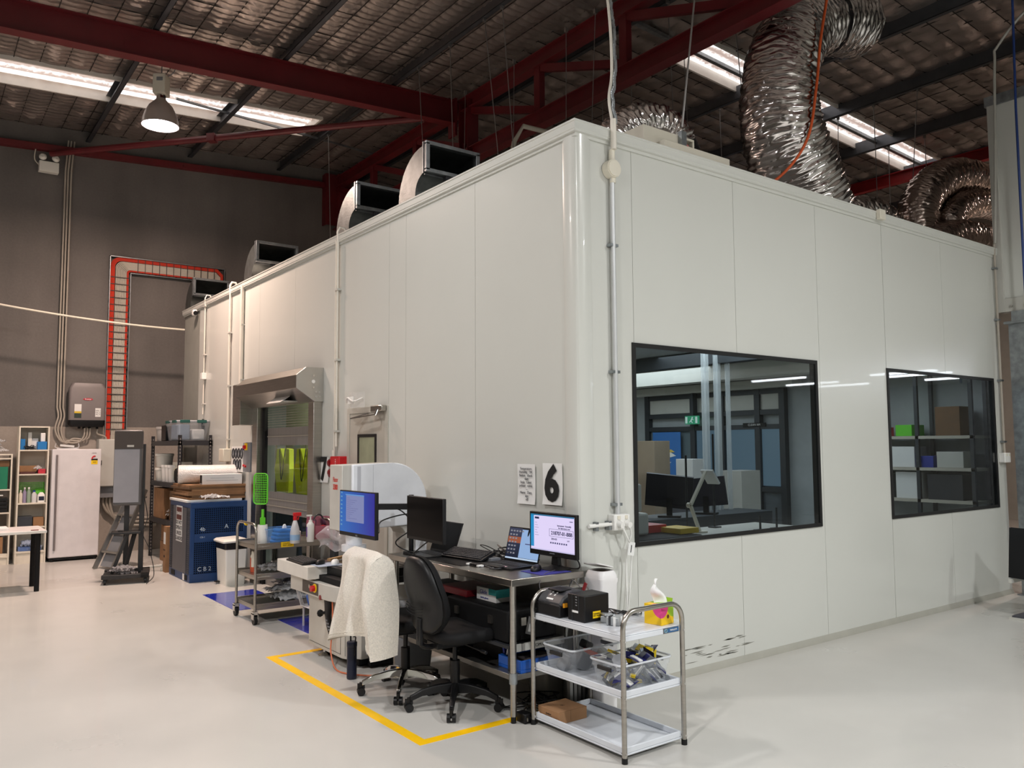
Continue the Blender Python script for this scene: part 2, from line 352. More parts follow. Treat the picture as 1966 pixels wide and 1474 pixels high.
for a, b in ((.85, -.75), (2.5, .85), (4.13, 2.5), (5.85, 4.13), (7.4, 5.85), (8.95, 7.4), (10.5, 8.95)): obj('diagonal', MB().beam((0, a-.05, 6.74), (0, b+.05, 6.2), .07, .1), REDSTEEL, t, smooth=0)
eb = MB().b(-.28, YW-.18, 5.99, .26, YW-.16, 7.0).b(-.28, YW-.16, 5.99, -.25, YW-.01, 7.0).b(-.06, YW-.3, 5.9, .06, YW-.18, 7.0)
for i in range(4):
    for s in (-.2, .2): eb.c((s, YW-.18, 6.08+.24*i), (s, YW-.2, 6.08+.24*i), .018, n=8)
obj('end_bracket', eb, REDSTEEL, t, smooth=30)
tag(obj('brace_tube', MB().tube([(-1.95, 10.45, 6.40), (2.4, 6.15, 6.60)], .05, 10).cb((.0, 8.52, 6.49), (.13, .13, .12), (0, 0, -.78)), REDSTEEL), 'red steel tube brace running diagonally from back wall up to rafter', 'brace')
wa = MB().beam((-9, YW-.05, 6.10), (2.72, YW-.05, 6.79), .1, .1)
for xx in (-6, -3.9, -1.7, .1, .35, 1.9, 2.5):
    wa.c((xx, YW-.1, 6.10+.0589*(xx+9)), (xx, YW-.115, 6.10+.0589*(xx+9)), .02, n=8)
tag(obj('wall_angle', wa, REDSTEEL, smooth=30), 'thin dark red steel angle bolted along top of concrete wall', 'beam')
tag(obj('eaves_beam', MB().ibeam((10.4, -2, 6.42), (10.4, 9, 6.42), .12, .2), M('red_steel_bright', (150, 30, 32), .5, 0, .1), smooth=0), 'bright red steel beam at far right beyond the silver ducts', 'beam')
# ---- clean room (insulated white panels)
HC = 3.9
def panel_mat(name, col):
    m = M(name, col, .26, 0, .02, .7, coat=.25); return m
PANEL = panel_mat('white_panel', (208, 209, 203)); PANELG = panel_mat('shaded_panel', (206, 204, 196))  # second one has the set-back end panel's shade put into its colour
CORE = M('panel_joint', (150, 150, 143), .6)
W1 = (.518, 2.80, .985, 2.43); W2 = (3.975, 6.265, .98, 2.425)
cl = sempty('wall_cleanroom_front')
core = MB()
for a, b in ((.05, W1[0]), (W1[1], W2[0]), (W2[1], 6.5)): core.b(a, .006, .0, b, .05, HC)
for wd in (W1, W2): core.b(wd[0], .006, 0, wd[1], .05, wd[2]); core.b(wd[0], .006, wd[3], wd[1], .05, HC)
obj('panel_core', core, CORE, cl, smooth=0)
xs = [.13, .54, 1.702, 2.854, 3.98, 5.163, 6.5]; G = .002
def wall_pan(parent, lo, hi, hole, along):
    m = MB()
    def R(a0, a1, z0, z1):
        if a1-a0 < .004 or z1-z0 < .004: return
        if along == 'x': m.b(a0, 0, z0, a1, .005, z1)
        else: m.b(0, a0, z0, .005, a1, z1)
    for h in hole or [None]:
        if h and h[0] < hi and h[1] > lo:
            a, b = max(lo, h[0]), min(hi, h[1])
            R(lo, a, .05, HC); R(b, hi, .05, HC); R(a, b, .05, h[2]); R(a, b, h[3], HC); break
    else: R(lo, hi, .05, HC)
    return obj('panel', m, PANEL, parent, smooth=0)
for a, b in zip(xs, xs[1:]): wall_pan(cl, a+G, b-G, [W1, W2] if a < 3.9 else [W2], 'x')
cs = sempty('wall_cleanroom_side')
RD = (4.38, 6.02, 0, 2.26); PD = (2.72, 3.56, 0, 2.06)
core = MB()
for a, b in ((.05, RD[0]), (RD[1], 9.82)): core.b(.006, a, 0, .05, b, HC)
core.b(.006, RD[0], RD[3], .05, RD[1], HC)
obj('panel_core', core, CORE, cs, smooth=0)
ys = [.13, 1.243, 2.38, 2.705, 3.83, 5.046, 6.25, 7.4, 8.63, 8.95]
for a, b in zip(ys, ys[1:]): wall_pan(cs, a+G, b-G, [RD], 'y')
obj('panel', MB().b(.02, 9.0, 0, .05, 9.8, HC-.05), PANELG, cs, smooth=0)
obj('dark_gap', MB().b(.01, 8.955, 0, .05, 8.998, HC), BLACKM, cs, smooth=0)
# corner post with two rounded edges, cap mouldings, floor cove
def tri(name, mb, mat=PANEL, **k): return struct(obj(name, mb, mat, **k))
def rpost(cx, cy):
    return MB().prism([(0.13, -.006), (.13, .02), (.02, .02), (.02, .13), (-.006, .13), (-.014, .1), (-.014, .03), (-.004, .008), (.003, .003), (.008, -.004), (.03, -.014), (.1, -.014)], 'z', .02, 3.885)
tri('trim_1', rpost(0, 0), smooth=30)
capp = [(.0, 3.845), (-.012, 3.845), (-.012, 3.868), (-.03, 3.872), (-.03, 3.886), (-.034, 3.89), (-.034, 3.935), (-.04, 3.94), (-.04, 3.952), (.12, 3.952), (.12, 3.9), (0, 3.9)]
cap = MB().prism([(u, z) for u, z in capp], 'y', -.0, 9.82)
tri('trim_2', MB().loft([[(u, u, z) for u, z in capp], [(u, 9.85, z) for u, z in capp]]), smooth=30)
tri('trim_3', MB().loft([[(u, u, z) for u, z in capp], [(6.5, u, z) for u, z in capp]]), smooth=30)
COVE = M('cove_trim', (172, 170, 160), .45)
tri('baseboard_front', MB().prism([(0, 0), (-.022, 0), (-.022, .006), (-.004, .05), (0, .05)], 'x', 0, 6.5), COVE)
tri('baseboard_side', MB().prism([(0, 0), (-.022, 0), (-.004, .05), (0, .05)], 'y', 0, 4.2).prism([(0, 0), (-.022, 0), (-.004, .05), (0, .05)], 'y', 6.2, 9.8), COVE)
struct(obj('ceiling_cleanroom', MB().b(.12, .12, 3.84, 6.5, 9.82, 3.9), PANEL, smooth=0))
# room shell inside
INW = M('inner_wall', (160, 166, 168), .5)
struct(obj('wall_inner_back', MB().b(.05, 9.75, 0, 6.5, 9.82, 2.9), INW, smooth=0))
struct(obj('wall_inner_right', MB().b(6.4, .05, 0, 6.5, 9.8, 3.9), INW, smooth=0))
struct(obj('ceiling_inner', MB().b(.05, .05, 2.85, 6.4, 9.75, 2.9), INW, smooth=0))
# windows
GLASS = GL('window_glass', (196, 206, 210), 1.0, .75)
GASK = M('black_gasket', (10, 10, 11), .5)
for nm, (a, b, z0, z1) in (('window_1', W1), ('window_2', W2)):
    fr = MB(); k = .028
    fr.b(a-.004, -.012, z0-.004, b+.004, .0, z0+k).b(a-.004, -.012, z1-k, b+.004, .0, z1+.004).b(a-.004, -.012, z0+k, a+k, .0, z1-k).b(b-k, -.012, z0+k, b+.004, .0, z1-k)
    fr.b(a, 0, z0, b, .06, z0+.01).b(a, 0, z1-.01, b, .06, z1).b(a, 0, z0, a+.01, .06, z1).b(b-.01, 0, z0, b, .06, z1)
    s_ = struct(obj(nm, fr, GASK, smooth=0))
    obj('pane', MB().add([(a+k, -.003, z0+k), (b-k, -.003, z0+k), (b-k, -.003, z1-k), (a+k, -.003, z1-k)], [(0, 1, 2, 3)]), GLASS, s_, smooth=0, fix=False)
# scuff marks low on the front wall
rs = random.Random(3); sc_ = MB()
for i in range(34):
    xx = .95+rs.random()*.72; zz = .09+.12*rs.random()**1.3; ln = .03+rs.random()*.16; th = .002+rs.random()*.004
    sc_.add([(xx, -.0008, zz), (xx+ln*.6, -.0008, zz-th), (xx+ln, -.0008, zz+.006*(rs.random()-.3)), (xx+ln*.4, -.0008, zz+th*1.2)], [(0, 1, 2, 3)])
o = obj('scuff_marks', sc_, M('rubber_scuff', (128, 127, 118), .8), cl, smooth=0); o['kind'] = 'stuff'
# ---- upper storey box at the far right with its galvanised column
mz = struct(obj('wall_mezzanine', MB().b(6.5, -4, 3.3, 9.8, -.03, 5.7), PANEL, smooth=0))
obj('top_flashing', MB().b(6.47, -4.05, 5.66, 9.8, .03, 5.78), GALV, mz, smooth=0); obj('bottom_channel', MB().b(6.48, -4.02, 3.2, 6.6, -.02, 3.36), LGREY, mz, bevel=.004)
obj('corner_flashing', MB().b(6.46, -.08, 3.2, 6.52, .0, 5.66), LGREY, mz, smooth=0)
for yy in (-.15, -.3): obj('bolt', MB().c((6.48, yy, 3.26), (6.46, yy, 3.26), .014, n=8), STEEL, mz)
tag(obj('steel_column', MB().ibeam((6.535, -.225, 0), (6.535, -.225, 3.06), .2, .2, up=(1, 0, 0)).b(6.40, -.36, 3.05, 6.67, -.09, 3.08).b(6.40, -.36, 0, 6.67, -.09, .015).b(6.46, -.3, 3.08, 6.6, -.15, 3.2), GALV, smooth=0), 'galvanised steel column at far right edge under the white upper box', 'column')
tag(obj('floor_track', MB().b(6.42, -.9, 0, 6.5, -.37, .02), ALU, smooth=0), 'thin metal floor strip at far right end of front wall', 'strip')
# ================================================================ LAMPS
REFL = M('lamp_reflector', (196, 184, 176), .35, .3); GLOW = M('lamp_glow', (255, 250, 250), .5, emit=14, ecol=(255, 240, 245))
def highbay(label):
    t = thing('high_bay_lamp', label, 'lamp', group='high bay lamps')
    obj('reflector', MB().lathe([(.055, .42), (.06, .36), (.09, .325), (.15, .26), (.195, .17), (.222, .08), (.233, .0), (.227, .0), (.215, .08), (.185, .17), (.14, .25), (.05, .34)], n=32, caps=False), REFL, t, smooth=60, fix=False)
    obj('lens', MB().lathe([(.0005, -.018), (.12, -.014), (.2, -.004), (.226, .004)], n=32), GLOW, t, smooth=60)
    g = MB().b(-.08, -.09, .42, .08, .09, .68); gb = obj('gear_box', g, CREAM, t, bevel=.006)
    obj('label_plate', MB().b(-.03, -.0915, .58, .05, -.09, .63), MGREY, gb, smooth=0)
    obj('neck', MB().c((0, 0, .36), (0, 0, .43), .06, n=16), CHROME, t)
    obj('hanger', MB().tube([(0, 0, .68), (0, 0, 1.05)], .008).tube(spline([(.03, .05, .68), (.12, .06, .74), (.16, .05, .8)]), .006), MGREY, t)
    return t
l0 = highbay('glowing bell-shaped high bay lamp hanging from the roof at upper left')
l0.location = HIGHBAYS[0][:3]; l0.rotation_euler = (0, 0, -.6)
for i, (x, y, z, wt, c_) in enumerate(HIGHBAYS):
    area('lamp_light', (x, y, z-.03), .42, wt, c_, spread=PI*.94)
    if i: l_ = dup(l0, (x, y, z), -.6, 'unseen high bay lamp outside the picture, placed to light the hall'); l_['group'] = 'high bay lamps out of view'
TUBE = M('led_tube', (250, 252, 255), .4, emit=22, ecol=(238, 246, 255))
def batten(label):
    t = thing('led_batten', label, 'lamp', group='led battens')
    obj('housing', MB().b(-.06, -.62, .0, .06, .62, .05), WHITEP, t, bevel=.006)
    obj('diffuser', MB().prism([(-.045, 0), (.045, 0), (.03, -.035), (-.03, -.035)], 'y', -.61, .61), TUBE, t, smooth=0)
    return t
b0 = batten('led batten lamp under the white upper box, seen mirrored in the windows'); b0.location = (10.3, -5.7, 3.0)
for x, y in ((11.9, -6.0), (10.95, -3.5), (11.6, -3.55), (13.0, -3.5), (12.9, -5.9)): dup(b0, (x, y, 3.0))
struct(obj('ceiling_mezzanine', MB().b(9.8, -8, 3.08, 15.9, -.1, 3.2), WHITEP, smooth=0))
# suspension rods dropping from purlins to the white room ceiling
ROD = M('hanger_rod', (150, 148, 146), .4, .8)
RODS = [(1.85, 8.35, 8.15, 'behind the third cowl, nearest the back wall'), (1.85, 5.36, 5.05, 'left of the nearest cowl mouth'), (1.85, 4.55, 4.4, 'crossing the nearest cowl mouth'), (2.88, 5.75, 5.85, 'in front of the truss column'),
        (1.85, 3.76, 3.3, 'longest slanting one left of the beige pipe'), (1.85, 3.39, 3.05, 'slanting onto the beige pipe'), (2.88, 4.53, 4.6, 'short one right beside the beige pipe'), (2.9, 3.45, 3.5, 'left of the corner cap, left one of two'), (2.9, 2.9, 3.1, 'left of the corner cap, right one of two'),
        (3.42, 2.2, 2.1, 'above the small arched duct'), (4.55, 2.95, 2.85, 'right of the cream roof box'), (4.55, 2.1, 1.85, 'left of the big silver duct'), (6.15, 3.66, 3.6, 'short one under the purlin left of the big duct'), (3.46, 2.87, 2.86, 'right of the braided cable'),
        (7.75, 2.67, 2.75, 'just right of the big silver duct'), (7.75, 2.09, 2.09, 'across the right skylight, left one'), (9.35, 2.74, 2.76, 'across the right skylight, middle one'), (7.75, 1.43, 1.7, 'across the right skylight, slanting right one'), (9.4, 2.16, 2.14, 'before the red beam by the tall silver arch'), (4.5, 4.5, 4.49, 'far one seen left of the braided cable')]
for x, y, y2, lb in RODS:
    zb = 3.9 if x < 6.3 and y2 > .1 else 3.9
    rd = obj('hanger_rod', MB().c((x, y2, zb), (x, y, pur_z(x)+.02), .006, n=6).b(x-.02, y-.015, pur_z(x)-.03, x+.02, y+.015, pur_z(x)+.03), ROD)
    tag(rd, 'thin steel hanger rod '+lb, 'rod', 'hanger rods above the white room')
# ================================================================ BACK WALL FITTINGS
PIPE = M('grey_conduit', (172, 164, 152), .5)
for i, (x, lb) in enumerate(((-1.725, 'leftmost of three grey conduits running up the concrete wall'), (-1.685, 'middle one of three grey conduits running up the concrete wall'), (-1.64, 'rightmost of three grey conduits running up the concrete wall'))):
    o_ = .05*i
    path = [(x+.03, 10.55, 6.7), (x, 10.55, 6.2), (x, 10.55, 2.35)]+[(x+.02, 10.54, 2.2), (x-.02, 10.53, 2.0-o_*.2)]+[(x+.05, 10.53, 1.83-o_*.5), (x+.15, 10.53, 1.79+o_*.6), (-1.42+o_, 10.52, 1.79+o_*.5), (-1.34+o_*.8, 10.5, 1.88), (-1.33+o_*.8, 10.48, 2.02)]
    tag(obj('conduit_pipe', MB().tube(path[:2]+spline(path[2:], 6), .014, 8), PIPE, smooth=60), lb, 'pipe', 'conduits on the back wall')
# solar inverter
INV = M('inverter_grey', (120, 113, 112), .45)
t = thing('power_inverter', 'grey wall inverter with black base and red logo on concrete wall', 'inverter', (-1.31, 10.5, 2.04))
iv = MB().rr([(0, -.02, .1, .53, .16, .04), (0, -.02, .62, .53, .16, .04), (0, -.01, .70, .44, .13, .04)]); obj('casing', iv, INV, t, smooth=35)
obj('base', MB().rr([(0, -.02, .0, .46, .15, .03), (0, -.02, .03, .53, .17, .04), (0, -.02, .105, .53, .17, .04)]), BLACK, t)
lg = MB(); lg.loft([[(.06*math.cos(a*PI/10)*1.2, y, .44+.018*math.sin(a*PI/10)) for a in range(20)] for y in (-.1015, -.104)]); lo_ = obj('logo', lg, M('logo_red', (190, 22, 52), .5), t)
txt('Fronius', .03, PAPER, lo_, (0, -.1045, .44), FY, bold=.0006)
q = obj('sticker', MB().b(-.19, -.1025, .22, -.09, -.1, .36), PAPER, t, smooth=0); obj('sticker_band', MB().b(-.19, -.104, .215, -.09, -.1, .245), M('label_yellow', (222, 190, 50), .6), q, smooth=0)
obj('sticker_band', MB().b(-.19, -.104, .14, -.09, -.1, .215), M('label_dark', (44, 58, 52), .6), q, smooth=0)
q = obj('sticker', MB().b(.11, -.1025, .16, .19, -.1, .3), PAPER, t, smooth=0); txt('WR 1\nDC 2\nAC 3', .03, INK, q, (.15, -.103, .23), FY)
obj('glands', MB().c((-.1, 0, -.03), (-.1, 0, 0), .02).c((-.03, 0, -.03), (-.03, 0, 0), .02).c((.05, 0, -.03), (.05, 0, 0), .02).c((.16, 0, -.03), (.16, 0, 0), .018), BLACK, t)
tag(obj('conduit_pipe', MB().tube(spline([(-1.14, 10.49, 2.0), (-1.14, 10.5, 1.93), (-1.02, 10.52, 1.88), (-1.0, 10.53, 1.78)]), .013), PIPE, smooth=60), 'short bent grey conduit from inverter base to wall cabinet', 'pipe')
# emergency twin spot light
t = thing('emergency_light', 'white twin-spot emergency light box under roof at far upper left', 'lamp', (-1.97, 10.5, 6.1))
obj('housing', MB().b(-.14, -.05, .0, .14, .08, .17), WHITEP, t, bevel=.01)
for s in (-1, 1): sp = obj('spot_head', MB().lathe([(.03, .05), (.055, .02), (.055, 0)], n=16), WHITEP, t, loc=(s*.09, -.02, .23), rot=(1.3, 0, s*.2)); obj('lens', MB().lathe([(.05, -.003), (.05, .001)], n=16), GLASS, sp)
obj('flex_cord', MB().tube(spline([(-.14, 0, .1), (-.2, .02, .2), (-.18, .03, .42)]), .008), CREAM, t)
# cable tray with red and white cables
TRX0, TRX1, TRZ, TRX2, TRW = -1.03, -.70, 4.89, .85, .27
t = thing('cable_tray', 'upside-down L-shaped galvanised cable tray full of red and white cables', 'cable tray', (0, 10.5, 0))
rails = MB().b(TRX0, .02, 1.72, TRX0+.012, .1, TRZ).b(TRX1-.012, .02, 1.72, TRX1, .1, TRZ-TRW).b(TRX0, .02, TRZ-.012, TRX2, .1, TRZ).b(TRX1-.012, .02, TRZ-TRW, TRX2, .1, TRZ-TRW+.012).b(TRX2-.01, .02, TRZ-TRW, TRX2, .1, TRZ)
obj('side_rail', rails, GALV, t, smooth=0)
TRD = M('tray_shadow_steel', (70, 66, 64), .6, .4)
rg = MB(); z = 1.8
while z < TRZ-.1: rg.b(TRX0, .075, z, TRX1, .085, z+.03); z += .11
x = TRX1+.06
while x < TRX2: rg.b(x, .075, TRZ-TRW, x+.03, .085, TRZ); x += .11
obj('rungs', rg, TRD, t, smooth=0)
CR = M('red_cable', (198, 62, 44), .5, var=.12); CW = M('white_cable', (196, 190, 178), .55, var=.05)
def tray_cable(k, n, mat, name, yy):
    f = k/n; xv = TRX0+.025+f*(TRX1-TRX0-.05); zh = TRZ-.022-f*(TRW-.045); r_ = .035+.1*(1-f)
    pts = [(xv, yy, 1.62+.05*random.random()), (xv, yy, 2.5), (xv, yy, zh-r_)]+[(xv+r_-r_*math.cos(a*PI/12), yy, zh-r_+r_*math.sin(a*PI/12)) for a in range(1, 7)]
    xe = TRX2-.03-f*.16; pts += [(xe-r_*.7, yy, zh), (xe, yy-.004, zh-r_*.7), (xe, yy, TRZ-TRW-.02)]
    obj(name, MB().tube(pts, .0085, 5), mat, t, smooth=60)
for k in range(5): tray_cable(k, 22, CR, 'red_cable', .045)
for k in range(9): tray_cable(6.2+1.5*k, 22, CW, 'white_cable', .05)
for k in (19.5, 20.7): tray_cable(k, 22, CR, 'red_cable', .04)
ties = MB(); z = 2.0
while z < TRZ-.3: ties.b(TRX0+.02, .03, z, TRX1-.02, .036, z+.012); z += .115
x = TRX1+.1
while x < TRX2-.1: ties.b(x, .03, TRZ-TRW+.02, x+.01, .036, TRZ-.02); x += .115
o = obj('cable_ties', ties, TRD, t, smooth=0); o['kind'] = 'stuff'
# electrical cabinet with conduits below
t = thing('wall_cabinet', 'pale grey electrical cabinet on the back wall right of the fridge', 'cabinet', (-.88, 10.56, 1.08))
obj('body', MB().b(-.26, -.22, 0, .26, .02, .76), LGREY, t, bevel=.006); obj('door', MB().b(-.25, -.235, .01, .25, -.222, .75), LGREY, t, bevel=.004); obj('lock', MB().b(-.24, -.25, .35, -.215, -.235, .42), BLACK, t)
obj('gland_box', MB().b(-.24, -.15, -.18, .2, 0, 0), MGREY, t, bevel=.004)
for i in range(3):
    tag(obj('conduit_pipe', MB().tube(spline([(-1.02+.05*i, 10.5, 1.0), (-1.02+.05*i, 10.5, .78), (-.9+.04*i, 10.52, .62-.05*i), (-.6, 10.54, .55-.06*i), (-.2, 10.54, .53-.06*i)]), .022), PIPE, smooth=60),
        ('upper', 'middle', 'lower')[i]+' of three thick grey conduits curving below the wall cabinet', 'pipe', 'conduits below the wall cabinet')
# beige cable slung across in front of the back wall
tag(obj('hanging_cable', MB().tube([(-6.5+6.5*u-.02, 9.75, 3.63+.62*(1-u)**1.9*1.55+.0*u) for u in [i/24 for i in range(25)]], .016, 8), CREAM, smooth=60), 'beige cable slung across in front of the concrete wall', 'cable')
# ================================================================ SIDE WALL OF THE CLEAN ROOM
# surface pipes
PW = M('white_conduit', (226, 220, 208), .4)
def pipe(label, y, z0, z1=HC+.0, r=.013, hook=True, group=None, boxz=None, mat=PW):
    t = thing('conduit', label, 'pipe', (-.03, y, 0), group=group)
    m = MB()
    if hook: m.tube([(0, 0, z0), (0, 0, 3.9), (-.005, 0, 3.98), (.02, 0, 4.03), (.07, 0, 4.03), (.1, 0, 3.96)], r)
    else: m.c((0, 0, z0), (0, 0, z1), r)
    obj('pipe', m, mat, t, smooth=60)
    for z in [z0+.15+i*.75 for i in range(int((3.8-z0)/.75)+1)]: obj('saddle', MB().b(-.018, -.035, z, .03, .035, z+.02), LGREY, t)
    if boxz: obj('junction_box', MB().b(-.04, -.05, boxz-.05, .03, .05, boxz+.05), WHITE, t, bevel=.005)
    return t
pipe('white conduit on side wall with small white box, nearest the back', 8.58, 2.2, group='side wall conduits', boxz=2.78, r=.009)
pipe('white conduit with hooked top left of the steel hood, ends at beige box', 7.38, 1.65, group='side wall conduits', r=.016)
pipe('fat square white duct dropping from roofline to steel door hood', 6.86, 2.45, 3.9, r=.028, hook=False, group='side wall conduits')
pipe('paired white conduit between steel door and grey door, running to red call box', 3.80, 1.7, group='side wall conduits')
o = obj('pipe', MB().tube(spline([(.0, .045, 3.9), (0, .045, 1.72), (0, .08, 1.66), (0, .06, 1.58)], 6), .01), PW, bpy.data.objects['conduit.003'], smooth=60)
tag(obj('rubber_hook', MB().tube(spline([(-.03, 8.56, 2.12), (-.03, 8.6, 2.05), (-.03, 8.56, 1.98), (-.03, 8.54, 2.02)]), .018), BLACK), 'black curled hook on the side wall under the small white box', 'hook')
t = thing('security_camera', 'small white camera with black lens high on far end of side wall', 'camera', (-.02, 9.08, 3.82)); obj('body', MB().cb((-.03, 0, 0), (.07, .1, .1)), WHITE, t, bevel=.02); obj('lens', MB().c((-.03, -.05, -.01), (-.03, -.062, -.01), .035), BLACK, t)
# roller door
t = struct(thing('door_1', 'steel framed rapid roller door with hood and clear windows', 'door')); del t['category'], t['label']
obj('jamb', MB().b(-.10, 4.23, 0, .02, 4.38, 2.25), STEEL, t, bevel=.004); obj('jamb', MB().b(-.09, 6.02, 0, .02, 6.2, 2.25), STEEL, t, bevel=.004)
hp = [(.0, 2.56), (-.2, 2.56), (-.31, 2.47), (-.31, 2.33), (-.1, 2.19), (0, 2.19)]
hd = obj('hood', MB().prism(hp, 'y', 4.22, 6.2), STEEL, t, smooth=0, bevel=.003); obj('end_plate', MB().prism([(u, z) for u, z in hp], 'y', 4.2, 4.216), M('satin_steel', (186, 184, 178), .42, .9), hd, smooth=0)
bl = MB()
for x, z in ((-.12, 2.47), (-.12, 2.34), (-.05, 2.29), (-.09, 2.29), (-.05, 2.24), (-.09, 2.24)): bl.c((x, 4.2, z), (x, 4.19, z), .012, n=10)
obj('bolts', bl, CHROME, hd); obj('hole', MB().c((-.12, 4.201, 2.405), (-.12, 4.196, 2.405), .02, n=14), WHITE, hd)
obj('motor_housing', MB().b(-.25, 6.2, 1.98, .0, 6.5, 2.5), STEEL, t, bevel=.004)
obj('foil_patch', MB().b(-.29, 4.62, 2.205, -.12, 5.1, 2.215).cb((-.215, 4.86, 2.263), (.25, .45, .004), (0, -.58, 0)), M('foil_tape', (206, 204, 200), .4, .5), hd, smooth=0)
CURT = M('curtain_grey', (128, 124, 120), .6, stretch=(1, 12, .3), var=.1, scale=8); PVC = GL('curtain_window', (225, 228, 205), .5, .85); PVCD = GL('curtain_window_dark', (190, 200, 190), .8, .62)
for z0, z1 in ((1.72, 1.935), (.9, 1.15), (0.0, .1), (2.24, 2.27)): obj('curtain_band', MB().b(.02, 4.38, z0, .03, 6.02, z1), CURT, t, smooth=0)
rb = MB()
for z in (1.83, 1.06, .98): rb.b(.012, 4.38, z-.006, .02, 6.02, z+.006)
for i in range(9): rb.b(.016, 4.38, 1.955+.03*i, .02, 6.02, 1.96+.03*i)
obj('curtain_rib', rb, M('curtain_rib', (158, 152, 140), .5), t, smooth=0)
for nm, z0, z1, mt in (('curtain_window', 1.935, 2.24, PVC), ('curtain_window', 1.15, 1.72, PVC), ('curtain_window', .1, .9, PVCD)):
    obj(nm, MB().add([(.024, 4.38, z0), (.024, 6.02, z0), (.024, 6.02, z1), (.024, 4.38, z1)], [(0, 3, 2, 1)]), mt, t, smooth=0, fix=False)
obj('guide_rail', MB().b(-.02, 5.94, 0, .02, 6.02, 2.24), BLACKM, t, smooth=0); obj('guide_rail', MB().b(-.02, 4.38, 0, .02, 4.42, 2.24), BLACKM, t, smooth=0)
# hi-vis vests hanging inside, behind the clear window
HV = M('hi_vis_yellow', (206, 226, 30), .7, var=.1, emit=.0); HVB = M('vest_binding', (70, 84, 60), .8)
def vest(y, label):
    t = thing('safety_vest', label, 'vest', (.32, y, 1.12))
    b_ = MB(); pf = [(-.24, 0), (-.26, .3), (-.2, .42), (-.16, .55), (-.07, .56), (0, .36), (.07, .56), (.16, .55), (.2, .42), (.26, .3), (.24, 0)]
    b_.loft([[(x0+.02*math.sin(9*u+z*5), u, z) for u, z in pf] for x0 in (-.03, .03)]); obj('body', b_, HV, t, smooth=30)
    obj('binding', MB().tube(spline([(-.04, -.1, .55), (-.045, -.04, .3), (-.05, .0, .16), (-.045, .05, .32), (-.04, .1, .55)]), .006), HVB, t); obj('hook', MB().tube([(0, 0, .45), (0, 0, .62), (.05, 0, .64)], .005), STEEL, t)
vest(6.12, 'yellow hi-vis vest seen left behind the clear roller door window'); vest(5.45, 'yellow hi-vis vest seen right behind the clear roller door window')
tag(obj('clothes_rail', MB().c((.38, 4.4, 1.76), (.38, 6.6, 1.76), .012).c((.38, 4.4, 0), (.38, 4.4, 1.76), .012).c((.38, 6.6, 0), (.38, 6.6, 1.76), .012), STEEL), 'steel rail with vests behind the roller door window', 'rail')
tag(obj('inner_board', MB().b(.9, 4.35, 0, .95, 7.6, 2.4), M('pale_green_board', (196, 200, 176), .6), smooth=0), 'pale board standing inside behind the roller door vests', 'board')
tag(obj('inner_bench', MB().b(.45, 4.4, .0, .85, 6.9, .95), M('inner_bench_grey', (120, 124, 118), .6), bevel=.01), 'low grey cabinet inside behind the lower roller door window', 'cabinet')
# personnel door with vision panel and closer
t = struct(thing('door_2', 'x', 'x')); del t['category'], t['label']
obj('frame', MB().b(-.012, 2.70, 0, .004, 2.76, 2.085).b(-.012, 3.52, 0, .004, 3.58, 2.085).b(-.012, 2.76, 2.03, .004, 3.52, 2.085), M('door_frame', (188, 184, 174), .4), t, smooth=0)
obj('leaf', MB().b(-.008, 2.766, .01, .004, 3.515, 2.025), M('door_leaf', (176, 171, 161), .45), t, smooth=0)
vf = obj('vision_frame', MB().b(-.016, 2.93, 1.2, -.004, 2.96, 1.82).b(-.016, 3.30, 1.2, -.004, 3.33, 1.82).b(-.016, 2.96, 1.79, -.004, 3.30, 1.82).b(-.016, 2.96, 1.2, -.004, 3.30, 1.23), GASK, t, smooth=0)
obj('vision_pane', MB().b(-.011, 2.96, 1.23, -.009, 3.30, 1.79), M('vision_pane', (136, 142, 116), .12, coat=.5, var=.25, scale=3), vf, smooth=0)
dc = obj('door_closer', MB().b(-.07, 2.72, 2.03, -.012, 2.95, 2.09), STEEL, t, bevel=.01); obj('closer_arm', MB().beam((-.09, 2.8, 2.0), (-.11, 3.28, 1.975), .02, .012).beam((-.11, 3.28, 1.975), (-.02, 3.1, 2.02), .02, .012).c((-.09, 2.8, 1.99), (-.06, 2.8, 2.06), .014), CHROME, dc)
t = thing('face_shield', 'clear plastic face shield hung above the grey door', 'face shield', (-.05, 3.2, 2.14)); obj('visor', MB().grid(lambda u, v: (-.03-.05*math.sin(PI*u), .2-.36*u, -.06+.15*v), 10, 2), FR('clear_visor', (214, 210, 206), .55, .15), t, smooth=60, fix=False); obj('headband', MB().b(-.09, -.02, -.02, -.08, .1, .05).tube(spline([(-.06, .18, .0), (-.1, .08, .04), (-.1, -.05, .0), (-.05, -.15, .03)]), .008), WHITE, t)
# signs on the side wall
def paper_sign(name, label, y, z, w_, h_, curl=.012):
    t = thing(name, label, 'sign', (-.004, y, z)); g = MB().grid(lambda u, v: (-.004-curl*(.5+.5*math.cos(2*PI*v))*abs(2*u-1)**2-curl*1.5*max(0, .15-v)/.15, w_/2-w_*u, -h_/2+h_*v), 8, 12)
    obj('sheet', g, PAPER, t, smooth=60, fix=False); return t
t = paper_sign('number_sign', 'white paper sign with big black 6 beside the corner post', .27, 1.43, .215, .29, .004); txt('6', .33, INK, t, (-.0125, .005, -.008), FX, ext=.0004, bold=.014, sx=.95)
t = paper_sign('number_sign', 'white paper sign with big black 7 beside the steel door', 4.15, 1.45, .25, .27, .004); txt('7', .34, INK, t, (-.0125, 0, .0), FX, ext=.0004, bold=.012, sx=.92)
t = paper_sign('notice_sheet', 'crinkled white notice with lines of print left of number 6', .57, 1.42, .21, .29, .003)
